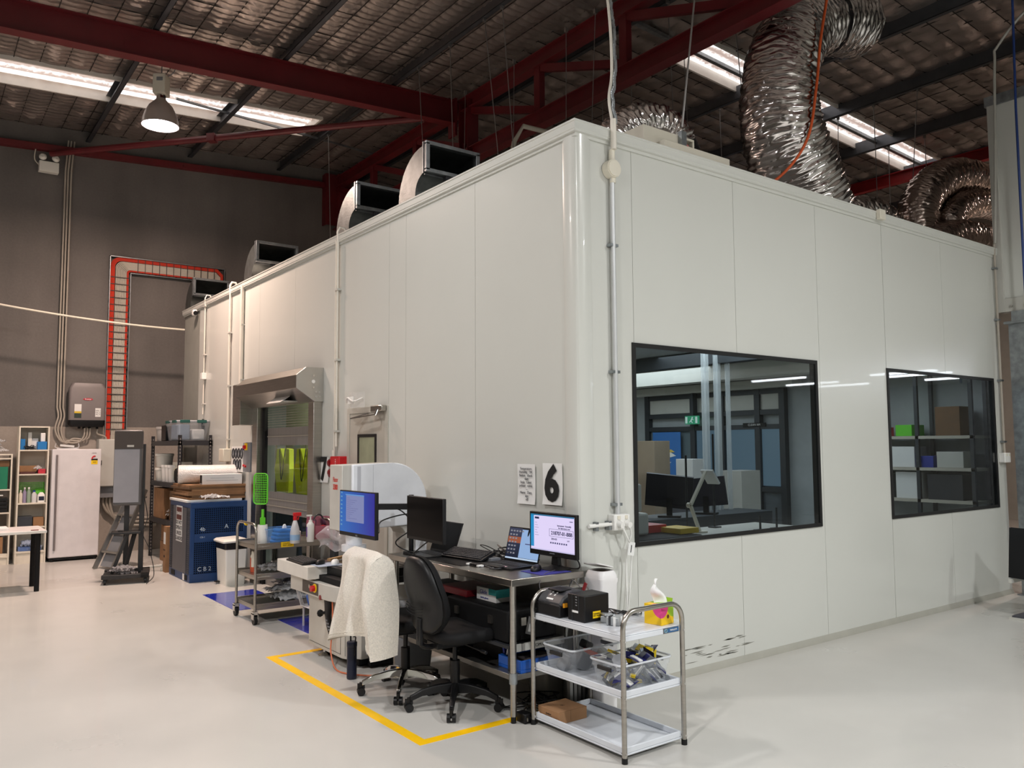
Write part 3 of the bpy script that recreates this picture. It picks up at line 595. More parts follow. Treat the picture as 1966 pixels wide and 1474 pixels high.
txt('Temperature\nHumidity   OK\nStation   check\n   daily\nScale   Label\nprinter   notes\n   --\nName   Date\n   sign\n   off', .026, M('grey_ink', (96, 96, 98), .8), t, (-.012, 0, .0), FX, sp=.95)
# red call box
t = thing('red_call_box', 'red emergency box with black knobs on wall beside number 7', 'alarm', (-.05, 3.70, 1.36))
obj('case', MB().b(-.05, -.12, 0, .05, .1, .24), RED, t, bevel=.012); rk = MB()
for z in (.07, .17): rk.lathe([(.055, 0), (.055, .05), (.04, .06)], n=16)
obj('strobe', MB().c((-.02, .1, .17), (-.02, .14, .17), .045, n=16).c((-.02, .1, .07), (-.02, .14, .07), .04, n=16).c((-.02, .13, .05), (-.02, .165, .04), .02, n=12), M('dark_red', (120, 14, 22), .4), t); txt('E\nM\nE\nR\nG\nE\nN\nC\nY', .022, PAPER, t, (-.051, -.04, .12), FX, sp=.95)
# gauge board, switch panel and beige isolator near the roller door
t = thing('gauge_board', 'white board with seven grey rings beside the roller door', 'board', (-.02, 6.93, 1.54)); obj('plate', MB().b(-.012, -.25, -.17, .01, .25, .17), PAPER, t, smooth=0)
for i in range(7):
    y, z = (.17-.113*i, .075) if i < 4 else (.115-.113*(i-4), -.07)
    obj('ring', MB().tube([(-.014, y+.042*math.cos(a*PI/9), z+.062*math.sin(a*PI/9)) for a in range(18)], .011, 5, closed=True), DGREY, t, smooth=60); obj('dial', MB().tube([(-.013, y+.02*math.cos(a*PI/6), z+.033*math.sin(a*PI/6)) for a in range(12)], .007, 4, closed=True), MGREY, t, smooth=60)
t = thing('switch_panel', 'grey control panel with yellow emergency stop next to roller door', 'switch', (-.03, 6.43, 1.58)); obj('case', MB().b(-.05, -.14, -.2, .03, .14, .18), MGREY, t, bevel=.006)
obj('stop_plate', MB().b(-.058, -.03, .08, -.05, .06, .17), YELLOW, t); obj('stop_button', MB().c((-.058, .02, .12), (-.09, .02, .12), .025), RED, t); obj('blue_button', MB().c((-.05, .095, .1), (-.07, .095, .1), .022), M('blue_button', (40, 44, 110), .4), t); obj('indicator', MB().c((-.05, .08, -.12), (-.07, .08, -.12), .015).c((-.05, .02, -.13), (-.07, .02, -.13), .015), RED, t)
box('isolator_box', 'beige isolator box under the hooked conduit behind the bubble wrap', 'switch', (-.11, 7.3, 1.5), (0, 7.5, 1.68), CREAM, .01)
# ================================================================ FRONT WALL FITTINGS
t = thing('power_conduit', 'thick white conduit with round box down front wall to a double socket', 'pipe', (.32, -.035, 0))
obj('pipe', MB().c((0, 0, 1.2), (-.005, 0, 3.62), .017), M('silver_white_pipe', (205, 207, 208), .35, .3), t, smooth=60); rb_ = obj('round_box', MB().c((-.01, -.03, 3.66), (-.01, .03, 3.66), .065, n=20).c((0, 0, 3.56), (0, 0, 3.62), .022).c((-.005, 0, 3.7), (-.005, 0, 3.8), .022), CREAM, t); obj('cap', MB().c((-.01, -.036, 3.66), (-.01, -.03, 3.66), .058, n=20), CREAM, rb_)
obj('upper_pipe', MB().c((-.005, -.02, 3.8), (-.005, -.02, 4.02), .022), PW, t); 
for z in (1.28, 2.2, 3.1): obj('saddle', MB().b(-.035, -.012, z, .035, .035, z+.02), GALV, t)
obj('side_pipe', MB().c((-.03, 0, 1.16), (-.27, 0, 1.155), .014), WHITE, t); 
for x in (-.08, -.2): obj('saddle', MB().b(x-.012, -.01, 1.12, x+.012, .035, 1.18), GALV, t)
t = thing('braided_cable', 'white cable with chain rising from round box into the roof', 'cable', (.31, -.05, 4.0))
cp = spline([(0, 0, 0), (.02, .05, .2), (.1, .1, .45), (.1, .12, .9), (.03, .15, 1.6), (.0, .2, 2.85)], 10); obj('cable', MB().tube(cp, .011), PW, t, smooth=60)
ch = MB()
for i in range(0, len(cp)-2):
    p = cp[i]; a = cp[i+1]-p
    for k in range(3):
        c_ = p+a*(k+.5)/3+Vector((.022+.006*math.sin(i), -.01, 0)); ch.cb(c_, (.018, .018, .03), (0, 0, .8*k))
obj('chain', ch, GALV, t)
def outlet(label, x, z, cord=True):
    t = thing('power_outlet', label, 'outlet', (x, -.01, z)); obj('base', MB().b(-.075, -.06, -.055, .075, .01, .055), WHITE, t, bevel=.008)
    for s in (-1, 1): obj('switch', MB().b(s*.035-.012, -.066, .02, s*.035+.012, -.06, .045), CREAM, t)
    if cord:
        for s in (-1, 1): obj('plug', MB().c((s*.035, -.06, -.01), (s*.035, -.1, -.018), .024, .02), WHITE, t)
    return t
outlet('white double socket with two plugs at foot of front wall conduit', .33, 1.17)
tag(obj('white_lead', MB().tube(spline([(.365, -.1, 1.15), (.40, -.08, 1.08), (.375, -.06, .98), (.37, -.06, .84), (.33, -.1, .65), (.3, -.12, .5)]), .006), WHITE, smooth=60), 'white power cord from the right plug dropping behind the white bin', 'cord')
tag(obj('white_lead', MB().tube(spline([(.295, -.1, 1.15), (.33, -.12, 1.06), (.4, -.08, .98), (.40, -.07, .8), (.37, -.06, .5)]), .006), WHITE, smooth=60), 'white power cord from the left plug crossing behind the tag', 'cord')
t = thing('cord_tag', 'small white test tag on the power cords by the window', 'tag', (.37, -.11, .99)); obj('card', MB().cb((0, 0, 0), (.06, .004, .09), (0, .2, 0)), PAPER, t); obj('print', MB().cb((-.004, -.003, 0), (.006, .002, .05), (0, .2, 0)), INK, t)
outlet('white double socket far right on front wall beyond second window', 6.39, 1.53, False)
t = thing('conduit', 'thin grey conduit at far right end of front wall down to socket', 'pipe', (6.4, -.03, 0)); obj('pipe', MB().c((0, 0, 1.58), (0, 0, 4.0), .013), PIPE, t, smooth=60)
for z in (1.7, 2.4, 3.1, 3.7): obj('saddle', MB().b(-.03, -.02, z, .03, .03, z+.02), GALV, t)
tag(obj('conduit', MB().tube(spline([(6.38, -.05, 4.0), (6.38, -.1, 5.0), (6.37, -.15, 6.1), (6.36, -.2, 6.3), (6.3, -.6, 6.6), (6.25, -1.2, 6.75)], 8), .016), M('ribbed_conduit', (178, 176, 168), .5), smooth=60), 'grey flexible conduit rising along the edge of upper box to roof', 'pipe')
tag(obj('hanging_cable', MB().tube([(6.3, -.40, 6.8), (6.3, -.375, 5.5), (6.3, -.371, 4.3), (6.3, -.37, 3.2), (6.3, -.37, 2.4)], .014), M('blue_cable', (40, 66, 130), .4), smooth=60), 'straight dark blue cable hanging at far right edge', 'cable')
box('small_roof_box', 'small cream sensor box on the front wall cap under silver duct', 'box', (3.84, -.08, 3.87), (3.94, -.035, 3.97), CREAM, .006)
# ================================================================ DUCTS ON THE CLEAN ROOM ROOF
def cowl(label, y, x=.12, s=1.0):
    t = thing('duct_cowl', label, 'duct', (x+.29, y, 3.95), group='galvanised duct cowls')
    w2, h2, z0 = .28*s, .13*s, .43
    fr_ = MB()
    for i, j, a, b in ((0, 1, w2+.02, .018), (0, -1, w2+.02, .018)): fr_.b(-a, -.035, z0+j*h2-b, a, 0, z0+j*h2+b)
    for s_ in (-1, 1): fr_.b(s_*w2-.02, -.035, z0-h2, s_*w2+.02, 0, z0+h2)
    obj('flange', fr_, GALV, t, bevel=.003)
    obj('flange', MB().b(-w2-.02, .02, z0-h2-.02, -w2+.012, .04, z0+h2+.02).b(w2-.012, .02, z0-h2-.02, w2+.02, .04, z0+h2+.02).b(-w2, .02, z0+h2-.01, w2, .04, z0+h2+.02).b(-w2, .02, z0-h2-.03, w2, .04, z0-h2), GALV, t)
    # open rectangular throat turning down into the roof
    R = []
    for i in range(9):
        a = PI/2*i/8; cy, cz = .18, z0-.32; r = .32; hh = h2*(1+.25*i/8)
        yc, zc = cy+r*math.sin(a)-.12, cz+r*math.cos(a)
        R.append([(sx*w2*.97, yc+sz*hh*math.sin(a), zc+sz*hh*math.cos(a)) for sx, sz in ((-1, -1), (1, -1), (1, 1), (-1, 1))])
    R = [[(sx*w2*.97, -.0, z0+sz*h2) for sx, sz in ((-1, -1), (1, -1), (1, 1), (-1, 1))]]+R+[[(p[0], p[1], -.05) for p in R[-1]]]
    obj('elbow', MB().loft(R, caps=False), M('galv_duct', (112, 116, 115), .4, .85, .2, 10, bump=.1), t, smooth=50, fix=False)
    obj('cleat', MB().b(-w2*.3, -.03, z0-h2-.06, -w2*.1, .02, z0-h2-.02).c((-w2-.0, -.02, z0), (-w2+.001, .03, z0), .012), DGREY, t)
    return t
cowl('galvanised duct cowl nearest the corner, largest open mouth', 2.24)
cowl('second galvanised duct cowl from the corner post', 3.68)
cowl('third galvanised duct cowl, near the leaning cardboard', 6.78)
cowl('farthest galvanised duct cowl at the back wall end', 9.8)
tag(obj('leaning_cardboard', MB().cb((.52, 6.35, 4.1), (.02, .2, .42), (.25, .3, .2)), CARD), 'brown cardboard piece standing on roof beside third cowl', 'cardboard')
box('roof_unit', 'white box unit on roof edge right of nearest cowl', 'box', (.35, 1.62, 3.95), (.6, 1.9, 4.14), WHITEP, .008)
SILV = M('silver_duct', (205, 200, 198), .16, 1, .14, 5)
def flex(name, label, pts, r, ring=.05, cuff=None, mat=SILV, group='silver flexible ducts', seed=1, n=36):
    P = spline(pts, 14); rr_ = random.Random(seed); L = [0]
    for a, b in zip(P, P[1:]): L.append(L[-1]+(b-a).length)
    N = int(L[-1]/(ring/4)); Q = []; Rr = []
    for i in range(N+1):
        s = L[-1]*i/N; k = max(j for j in range(len(L)) if L[j] <= s+1e-9); k = min(k, len(P)-2)
        u = (s-L[k])/max(1e-6, L[k+1]-L[k]); Q.append(P[k].lerp(P[k+1], u)); Rr.append(r(i/N) if callable(r) else r)
    t = thing(name, label, 'duct', tuple(Q[0]), group=group); o0 = Q[0]; mb = MB(); rings = []; a = None
    ph = [rr_.random()*6.28 for _ in range(12)]
    for i, p in enumerate(Q):
        tv = (Q[min(i+1, N)]-Q[max(i-1, 0)]).normalized(); a = tv.orthogonal().normalized() if a is None else (a-tv*a.dot(tv)).normalized(); q_ = tv.cross(a)
        row = []
        for j in range(n):
            th = 2*PI*j/n; s = L[-1]*i/N
            dr = .35*ring*abs(math.sin(PI*s/ring+.9*math.sin(2*th+ph[0])+.6*math.sin(5*th+ph[1]+s*9)))+.010*math.sin(7*th+31*s+ph[2])*math.sin(3*th-17*s+ph[3])+.008*math.sin(13*th-47*s+ph[4])
            rad = Rr[i]+dr-.012; row.append(p-o0+a*rad*math.cos(th)+q_*rad*math.sin(th))
        rings.append(row)
    mb.loft(rings, caps=True); obj('sleeve', mb, mat, t, smooth=70, fix=False)
    if cuff: 
        for c_ in cuff:
            i = int(c_*N); i2 = min(N, i+max(1, int(.09/(ring/4)))); obj('band', MB().c(Q[i]-o0, Q[i2]-o0, Rr[i]+.012, n=28), BLACK, t)
    return t
flex('flexible_duct', 'big silver flexible duct rising from the roof edge up to the rafters', [(3.95, .75, 4.05), (3.75, .72, 4.4), (3.42, .7, 4.9), (3.42, .7, 5.45), (3.62, .72, 5.85), (4.0, .8, 6.2), (4.6, .85, 6.5), (5.2, .9, 6.65)], lambda u: .46-.09*min(1, u*2.5), .055, cuff=(.76,), seed=2, n=44)
flex('flexible_duct', 'small arched silver duct behind the cream box near the corner', [(1.02, .85, 4.05), (1.2, .82, 4.36), (1.46, .76, 4.53), (1.74, .72, 4.5), (1.86, .68, 4.28)], .175, .05, cuff=(.93,), seed=3)
DSIL = M('dull_silver_duct', (196, 182, 174), .2, 1, .18, 5)
flex('flexible_duct', 'low silver elbow duct behind the small sensor box', [(5.2, 1.6, 4.0), (5.5, 1.4, 4.42), (6.05, 1.3, 4.6), (6.5, 1.25, 4.45), (6.55, 1.2, 4.1)], .22, .05, seed=4)
flex('flexible_duct', 'tallest dull silver arched duct by the upper box', [(7.1, 1.2, 4.3), (7.2, 1.2, 4.9), (7.8, 1.2, 5.35), (8.6, 1.2, 5.55), (9.6, 1.2, 5.55)], .26, .04, mat=DSIL, seed=5)
flex('flexible_duct', 'middle dull silver duct curving below the tallest arch', [(7.5, 1.0, 4.6), (7.8, 1.05, 4.85), (8.4, 1.1, 5.1), (9.3, 1.1, 5.2), (9.8, 1.1, 5.0)], .2, .04, mat=DSIL, seed=6)
flex('flexible_duct', 'lowest dull silver duct at right end of the roof edge', [(6.6, .8, 4.15), (7.2, .8, 4.35), (7.9, .8, 4.42), (8.5, .8, 4.3), (8.7, .8, 4.0)], .24, .04, mat=DSIL, seed=7)
tag(obj('orange_cord', MB().tube(spline([(2.5, .55, 3.96), (2.95, .4, 4.25), (3.25, .3, 4.65), (3.4, .28, 5.2), (3.5, .28, 5.7), (3.7, .3, 6.3), (3.78, .3, 6.7)]), .014), M('orange_cord', (226, 98, 48), .5), smooth=60), 'orange cord looping down the big silver duct to roof edge', 'cord')
t = thing('roof_plenum', 'cream metal box with open end on front roof edge near corner', 'box', (1.42, .35, 3.95))
pm = MB().b(-.35, -.2, 0, .45, .5, .16); obj('base_box', pm, CREAM, t, bevel=.004)
obj('spigot_box', MB().b(-.48, -.1, .16, -.06, .5, .285).b(-.06, -.1, .265, .12, .4, .285).b(.1, -.1, .16, .12, .4, .265).b(-.06, .3, .16, .1, .32, .265), CREAM, t, bevel=.003); obj('bracket', MB().b(-.08, -.14, .14, -.02, -.1, .31), GALV, t); obj('ribbon', MB().grid(lambda u, v: (.0+.06*u+.01*math.sin(9*v), -.09, .17+.09*v*(1-.4*u)), 4, 8), M('pink_ribbon', (206, 120, 120), .6), t, fix=False)
tag(obj('hanger_rod', MB().c((1.37, .23, 4.3), (1.75, .23, 6.6), .009, n=6), ROD), 'thick slanted rod rising from the bracket of the cream roof box', 'rod')
# heavy bracing straps behind the cap
tag(obj('beige_pipe', MB().tube([(1.9, 3.6, 3.95), (2.1, 3.5, 5.35), (2.2, 3.45, 5.55), (2.9, 3.2, 5.45)], .03), CREAM, smooth=60), 'bent beige pipe rising behind the roof cap near the truss', 'pipe')
# ================================================================ FLOOR MARKS AND MATS
TAPE = M('yellow_floor_tape', (250, 196, 0), .45, var=.06)
tp = MB()
tp.b(-1.235, .0, 0, -1.165, 2.46, .0015).b(-1.165, -.01, 0, -.03, .06, .0015).b(-1.165, 2.39, 0, -.03, 2.46, .0015).b(-1.235, -.01, 0, -1.165, .0, .0015)
tag(obj('floor_tape', tp, TAPE, smooth=0), 'yellow tape marking a rectangle on the floor round the workstation', 'floor tape')
MATB = M('blue_tacky_mat', (36, 48, 172), .18, var=.12, scale=5, bump=.25, bscale=9, coat=.5)
box('tacky_mat', 'blue sticky floor mat in front of the roller door, farther one', 'mat', (-.82, 4.5, 0), (-.22, 5.66, .004), MATB, 0)
box('tacky_mat', 'blue sticky floor mat under the steel trolley, nearer one', 'mat', (-.63, 3.05, 0), (-.1, 3.8, .004), MATB, 0)
# ================================================================ STEEL BENCH
BZ = .876
t = thing('steel_bench', 'stainless steel workbench along side wall with round legs and lower shelf', 'table', (0, 0, 0))
BX0, BX1, BY0, BY1 = -.628, -.035, -.075, 1.52
obj('top', MB().b(BX0, BY0, BZ-.045, BX1, BY1, BZ), STEEL, t, bevel=.004)
for x, y in ((-.585, -.03), (-.08, -.03), (-.585, 1.47), (-.08, 1.47)):
    lg = obj('leg', MB().c((x, y, .04), (x, y, BZ-.045), .021, n=20), STEEL, t, smooth=60)
    obj('foot', MB().c((x, y, 0), (x, y, .045), .017, n=14), BLACK, lg); obj('collar', MB().c((x, y, .235), (x, y, .30), .027, n=20), GALV, lg)
obj('lower_shelf', MB().b(-.6, -.05, .255, -.06, 1.49, .29), M('satin_steel_dull', (140, 138, 134), .4, .9), t, bevel=.003)
# desk mats, keyboards, laptops, monitors
def keyboard(name, label, loc, rz, L=.44, W=.14, mat=BLACK):
    t = thing(name, label, 'keyboard', loc, rz); obj('case', MB().prism([(-W/2, 0), (W/2, 0), (W/2, .028), (-W/2, .014)], 'x', -L/2, L/2), mat, t, bevel=.003)
    kb = MB(); nx = int(L/.0215)
    for r_ in range(6):
        for c_ in range(nx):
            if r_ == 0 and 4 < c_ < 10: continue
            y = -W/2+.015+r_*.021; z = .014+.014*(y+W/2)/W; kb.b(-L/2+.012+c_*.021, y, z, -L/2+.029+c_*.021, y+.017, z+.007)
        if r_ == 0: kb.b(-L/2+.012+5*.021, -W/2+.015, .0155, -L/2+.029+9*.021, -W/2+.032, .0225)
    obj('keys', kb, M('keycap', (46, 47, 51), .6), t, smooth=0); return t
def mouse(name, label, loc, rz, mat=BLACK):
    t = thing(name, label, 'mouse', loc, rz); obj('shell', MB().loft([[(x*s*.032, y*s*.055+.004*k, z) for x, y in [(math.cos(a*PI/10), math.sin(a*PI/10)) for a in range(20)]] for k, (s, z) in enumerate(((.92, .0), (1, .008), (.97, .02), (.8, .031), (.45, .038)))]), mat, t, smooth=60)
    obj('wheel', MB().c((-.004, .03, .031), (.004, .03, .031), .008, n=10), MGREY, t); return t
def monitor(name, label, loc, rz, w_, h_, chin, screen_fn, bez=.008, back=True):
    """centre of the panel at the origin, screen looks to -Y"""
    t = thing(name, label, 'monitor', loc, rz)
    obj('casing', MB().b(-w_/2, 0, -h_/2, w_/2, .028, h_/2).b(-w_/3, .028, -h_/4, w_/3, .045, h_/4), BLACK, t, bevel=.004)
    x0, x1, z0, z1 = -w_/2+bez, w_/2-bez, -h_/2+chin, h_/2-bez
    screen_fn(t, x0, x1, z0, z1); return t
def lit(name, c0, c1=None, e=1.0, ax=0):
    if name in MATS: return MATS[name]
    m = M(name, c0, .3, var=0); nt = m.node_tree; b = nt.nodes['Principled BSDF']; b.inputs['Base Color'].default_value = (.01, .01, .01, 1)
    for l in list(b.inputs['Base Color'].links): nt.links.remove(l)
    for l in list(b.inputs['Emission Color'].links): nt.links.remove(l)
    b.inputs['Emission Strength'].default_value = e
    if c1:
        tc = nt.nodes.new('ShaderNodeTexCoord'); g = nt.nodes.new('ShaderNodeSeparateXYZ'); r = nt.nodes.new('ShaderNodeValToRGB'); nt.links.new(tc.outputs['Generated'], g.inputs[0]); nt.links.new(g.outputs[ax], r.inputs[0])
        r.color_ramp.elements[0].color = (*lin(c0), 1); r.color_ramp.elements[1].color = (*lin(c1), 1); nt.links.new(r.outputs[0], b.inputs['Emission Color'])
    else: b.inputs['Emission Color'].default_value = (*lin(c0), 1)
    return m
def panel(name, mat, parent, x0, z0, x1, z1, y): return obj(name, MB().b(x0, y-.0006, z0, x1, y, z1), mat, parent, smooth=0)
def scr_blue(t, x0, x1, z0, z1):
    s = panel('screen', lit('screen_blue', (20, 98, 178), (24, 22, 140)), t, x0, z0, x1, z1, 0)
    W_, H_ = x1-x0, z1-z0
    panel('window', lit('screen_window', (120, 128, 172)), s, x0+.19*W_, z0+.26*H_, x0+.71*W_, z0+.91*H_, -.001); panel('title_bar', lit('screen_title', (86, 140, 200)), s, x0+.17*W_, z0+.91*H_, x0+.71*W_, z0+.94*H_, -.001)
    ic = MB()
    for i in range(9): ic.b(x0+.03*W_, -.002, z1-.05*H_-.1*H_*i, x0+.075*W_, -.0012, z1-.015*H_-.1*H_*i)
    obj('icons', ic, lit('screen_icons', (92, 140, 180)), s, smooth=0)
    tl = MB()
    for i in range(11): tl.b(x0+.22*W_, -.0022, z0+(.84-.05*i)*H_, x0+(.3+.03*((i*7) % 9))*W_, -.0016, z0+(.85-.05*i)*H_)
    obj('text_lines', tl, lit('screen_lines', (96, 100, 150)), s, smooth=0)
    txt('DELL', .014, MGREY, t, (0, -.001, -h1/2+.012), FY)
def scr_off(t, x0, x1, z0, z1): panel('screen', SCREENOFF, t, x0, z0, x1, z1, -.0002)
def scr_label(t, x0, x1, z0, z1):
    s = panel('screen', lit('screen_pale', (224, 212, 248)), t, x0, z0, x1, z1, 0); W_, H_ = x1-x0, z1-z0
    P = lambda n, m_, a, b, c_, d, y=-.0012: panel(n, m_, s, x0+a*W_, z0+b*H_, x0+c_*W_, z0+d*H_, y)
    SB = lit('screen_cyan', (24, 138, 196)); P('sidebar', SB, 0, .08, .075, 1); P('top_bar', lit('screen_teal', (30, 110, 150)), .0, .965, 1, 1); P('logo_block', lit('screen_navy', (30, 34, 70)), .1, .87, .2, .925)
    P('taskbar', lit('screen_task', (196, 190, 226)), 0, 0, 1, .035)
    ln = MB()
    def L(a, b, c_, d): ln.b(x0+a*W_, -.0022, z0+b*H_, x0+c_*W_, -.0016, z0+d*H_)
    for i in range(6): L(.1, .76-.07*i, .15+.02*(i % 3), .768-.07*i)
    for a, b, c_, d in ((.44, .42, .98, .428), (.44, .62, .98, .628), (.44, .42, .445, .628), (.975, .42, .98, .628), (.9, .86, .97, .88)): L(a, b, c_, d)
    for i, c_ in enumerate('xx-xxx-x'): L(.46+.05*i, .22, .49+.05*i, .265)
    obj('print_lines', ln, lit('screen_ink', (70, 70, 110)), s, smooth=0)
    I2 = lit('screen_dark_ink', (40, 40, 80))
    txt('218707-01-BBB', .034, I2, s, (x0+.72*W_, -.0022, z0+.515*H_), FY, bold=.0006); txt('Instrument  Assembly\nfor laboratory use', .016, I2, s, (x0+.78*W_, -.0022, z0+.7*H_), FY); txt('2024-03', .018, I2, s, (x0+.55*W_, -.0022, z0+.35*H_), FY); txt('LOT', .012, I2, s, (x0+.87*W_, -.0022, z0+.34*H_), FY)
    txt('SAMSUNG', .011, MGREY, t, (0, -.001, -h3/2+.02), FY)
w1, h1 = .54, .322; w3, h3 = .487, .288
A73 = -PI/2+math.radians(7.3)
m1 = monitor('monitor', 'lit monitor with blue desktop hanging on arm before white machine', (-1.082, 1.138, 1.224), -PI/2+.02, w1, h1, .028, scr_blue)
m2 = monitor('monitor', 'switched-off black monitor on the arm, right of the pole', (-.713, .835, 1.188), -PI/2-.05, .54, .308, .022, scr_off)
m3 = monitor('monitor', 'black monitor with pale label page on stand at bench end', (-.168, .088, 1.105), -PI/2-.0, w3, h3, .034, scr_label, .016)
obj('stand_neck', MB().prism([(-.035, -.2), (.035, -.2), (.025, -.12), (-.025, -.12)], 'y', .02, .05), BLACK, m3); obj('stand_foot', MB().lathe([(.1, -.229), (.1, -.222), (.06, -.214), (.03, -.2)], (0, .03, 0), n=24), BLACK, m3)
t = thing('monitor_mount', 'black twin monitor arm on tall pole clamped to bench', 'monitor arm', (-.5, 1.39, BZ))
obj('pole', MB().c((0, 0, 0), (0, 0, .45), .019, n=16), BLACK, t); obj('clamp', MB().b(-.05, -.04, -.06, .05, .04, .02), BLACK, t, bevel=.004)
obj('arm', MB().beam((0, 0, .36), (-.30, .13, .365), .035, .045).beam((-.30, .13, .365), (-.52, -.22, .35), .03, .04).c((-.3, .13, .33), (-.3, .13, .40), .024).b(-.56, -.29, .3, -.53, -.2, .4), BLACK, t)
obj('elbow_clip', MB().c((-.29, .125, .335), (-.29, .125, .395), .026), CHROME, t)
obj('arm', MB().beam((0, 0, .32), (-.1, -.25, .32), .035, .045).beam((-.1, -.25, .32), (-.165, -.52, .315), .03, .04).b(-.18, -.6, .27, -.16, -.5, .37), BLACK, t)
CAB = M('black_cable', (14, 14, 15), .5)
tag(obj('monitor_cable', MB().tube(spline([(-1.06, .9, 1.16), (-.98, 1.0, 1.1), (-.8, 1.3, 1.15), (-.52, 1.38, 1.18), (-.5, 1.36, 1.1)]), .005).tube(spline([(-1.06, 1.0, 1.12), (-.9, 1.2, 1.23), (-.79, 1.45, 1.22), (-.6, 1.43, 1.22), (-.5, 1.36, 1.12)]), .005).tube(spline([(-.68, .8, 1.05), (-.6, 1.1, .95), (-.55, 1.25, .89), (-.3, 1.35, .885)]), .005).tube(spline([(-.51, 1.37, 1.06), (-.60, 1.45, .97), (-.55, 1.41, .91), (-.48, 1.25, .885)]), .005), CAB, smooth=60), 'black cables looping from monitor arm down to bench', 'cable')
def laptop(name, label, loc, rz, screen_fn, tilt, W_=.345, D_=.235):
    t = thing(name, label, 'laptop', loc, rz); ba = obj('base', MB().rr([(0, 0, 0, W_, D_, .012), (0, 0, .014, W_, D_, .012)]), BLACK, t, bevel=.002)
    kb = MB()
    for r_ in range(5):
        for c_ in range(14): kb.b(-.15+.0215*c_, -.02+.021*r_, .014, -.132+.0215*c_, -.003+.021*r_, .0165)
    obj('keys', kb, M('keycap', (46, 47, 51), .6), t, smooth=0); obj('touchpad', MB().b(-.05, -.1, .014, .05, -.035, .0145), DGREY, t)
    lid = obj('lid', MB().b(-W_/2, 0, 0, W_/2, .007, D_), BLACK, t, bevel=.002, loc=(0, D_/2, .014), rot=(-tilt, 0, 0)); screen_fn(lid, -W_/2+.008, W_/2-.008, .016, D_-.008); return t
def scr_desk(t, x0, x1, z0, z1):
    W_, H_ = x1-x0, z1-z0; P = lambda n, m_, a, b, c_, d, y=-.0008: panel(n, m_, t, x0+a*W_, z0+b*H_, x0+c_*W_, z0+d*H_, y)
    P('screen', lit('screen_dusk', (20, 30, 52), (60, 66, 92), .8, 2), 0, 0, .4, 1); P('sunset', lit('screen_orange', (168, 92, 62), None, .8), .0, .52, .4, .72, -.0012); P('page', lit('screen_page', (150, 182, 226), None, .9), .4, .06, 1, .97)
    ic = MB()
    for r_ in range(7):
        for c_ in range(3 if r_ else 5): ic.b(x0+(.04+.09*c_)*W_, -.003, z0+(.88-.12*r_)*H_, x0+(.09+.09*c_)*W_, -.0015, z0+(.93-.12*r_)*H_)
    obj('icons', ic, lit('screen_icons2', (150, 150, 160), None, .8), t, smooth=0); P('text_line', lit('screen_ink', (70, 70, 110)), .55, .5, .78, .53, -.0012); P('taskbar', lit('screen_task2', (196, 216, 240), None, .9), 0, 0, 1, .05, -.0012)
laptop('laptop', 'open laptop with dusk desktop picture beside the label monitor', (-.305, .41, BZ), -PI/2+.06, scr_desk, .25, .36, .24)
lt2 = laptop('laptop', 'open laptop with dark screen behind the switched-off monitor', (-.44, 1.24, BZ), -PI/2-.02, scr_off, .35, .36, .24)
tag(obj('sticky_note', MB().cb((-.40, .34, BZ+.0152), (.03, .075, .001), (0, 0, .2)), M('pink_note', (240, 196, 206), .7)), 'small pink note on the palm rest of the laptop', 'note')
box('desk_mat', 'black desk mat under the long keyboard', 'mat', (-.56, .6, BZ), (-.2, 1.38, BZ+.003), BLACKM, .001)
keyboard('keyboard', 'long black keyboard tilted up on desk mat of the steel bench', (-.33, .86, BZ+.024), -PI/2+.12, .45, .145).rotation_euler = (.26, 0, -PI/2+.12)
obj_pad = box('mouse_pad', 'royal blue mouse pad before the label monitor', 'mouse pad', (-.38, -.06, BZ), (-.13, .16, BZ+.003), M('blue_pad', (44, 44, 132), .7), .001)
mouse('computer_mouse', 'black computer mouse on the blue pad', (-.30, .10, BZ+.003), -PI/2+.5)
rw = random.Random(11)
def tangle(label, c_, sx, sy, n, r=.0035, mat=CAB, h=.05):
    m = MB()
    for _ in range(n): m.tube(spline([(c_[0]+sx*(rw.random()-.5), c_[1]+sy*(rw.random()-.5), c_[2]+r+h*rw.random()*(0 < k < 4)) for k in range(5)], 7), r, 5)
    o = obj('cable_tangle', m, mat, smooth=60); return tag(o, label, 'cable')
tangle('black cable tangle behind the little grey box on the bench', (-.13, .72, BZ), .2, .38, 9, h=.09)
tangle('thin grey cable loops at the front edge of the bench', (-.44, .42, BZ), .16, .3, 3, .0022, M('grey_cable', (92, 92, 94), .5), .02)
box('adapter_box', 'little grey adapter box on bench by the cable tangle', 'box', (-.30, .60, BZ), (-.22, .72, BZ+.03), MGREY, .004)
box('test_probe', 'white clip with black middle lying on bench front, left one', 'probe', (-.49, .50, BZ), (-.465, .60, BZ+.018), BLACK, .004)
for i, y in enumerate((.60, .47)): box('probe_clip', ('white plastic clip left of the black probe', 'white plastic clip right of the black probe')[i], 'clip', (-.5, y, BZ), (-.455, y+.03, BZ+.015), WHITE, .004)
box('card_reader', 'flat black card reader on bench edge before laptop', 'reader', (-.455, .30, BZ), (-.40, .42, BZ+.02), BLACK, .004)
tag(obj('monitor_lead', MB().tube(spline([(-.12, .25, 1.16), (-.14, .36, 1.12), (-.12, .40, 1.0), (-.07, .35, .9)]), .006).tube(spline([(-.12, -.02, 1.0), (-.1, -.09, .95), (-.06, -.05, .89), (-.08, .1, .885)]), .005), CAB, smooth=60), 'black leads hanging from the label monitor to the bench', 'cable')
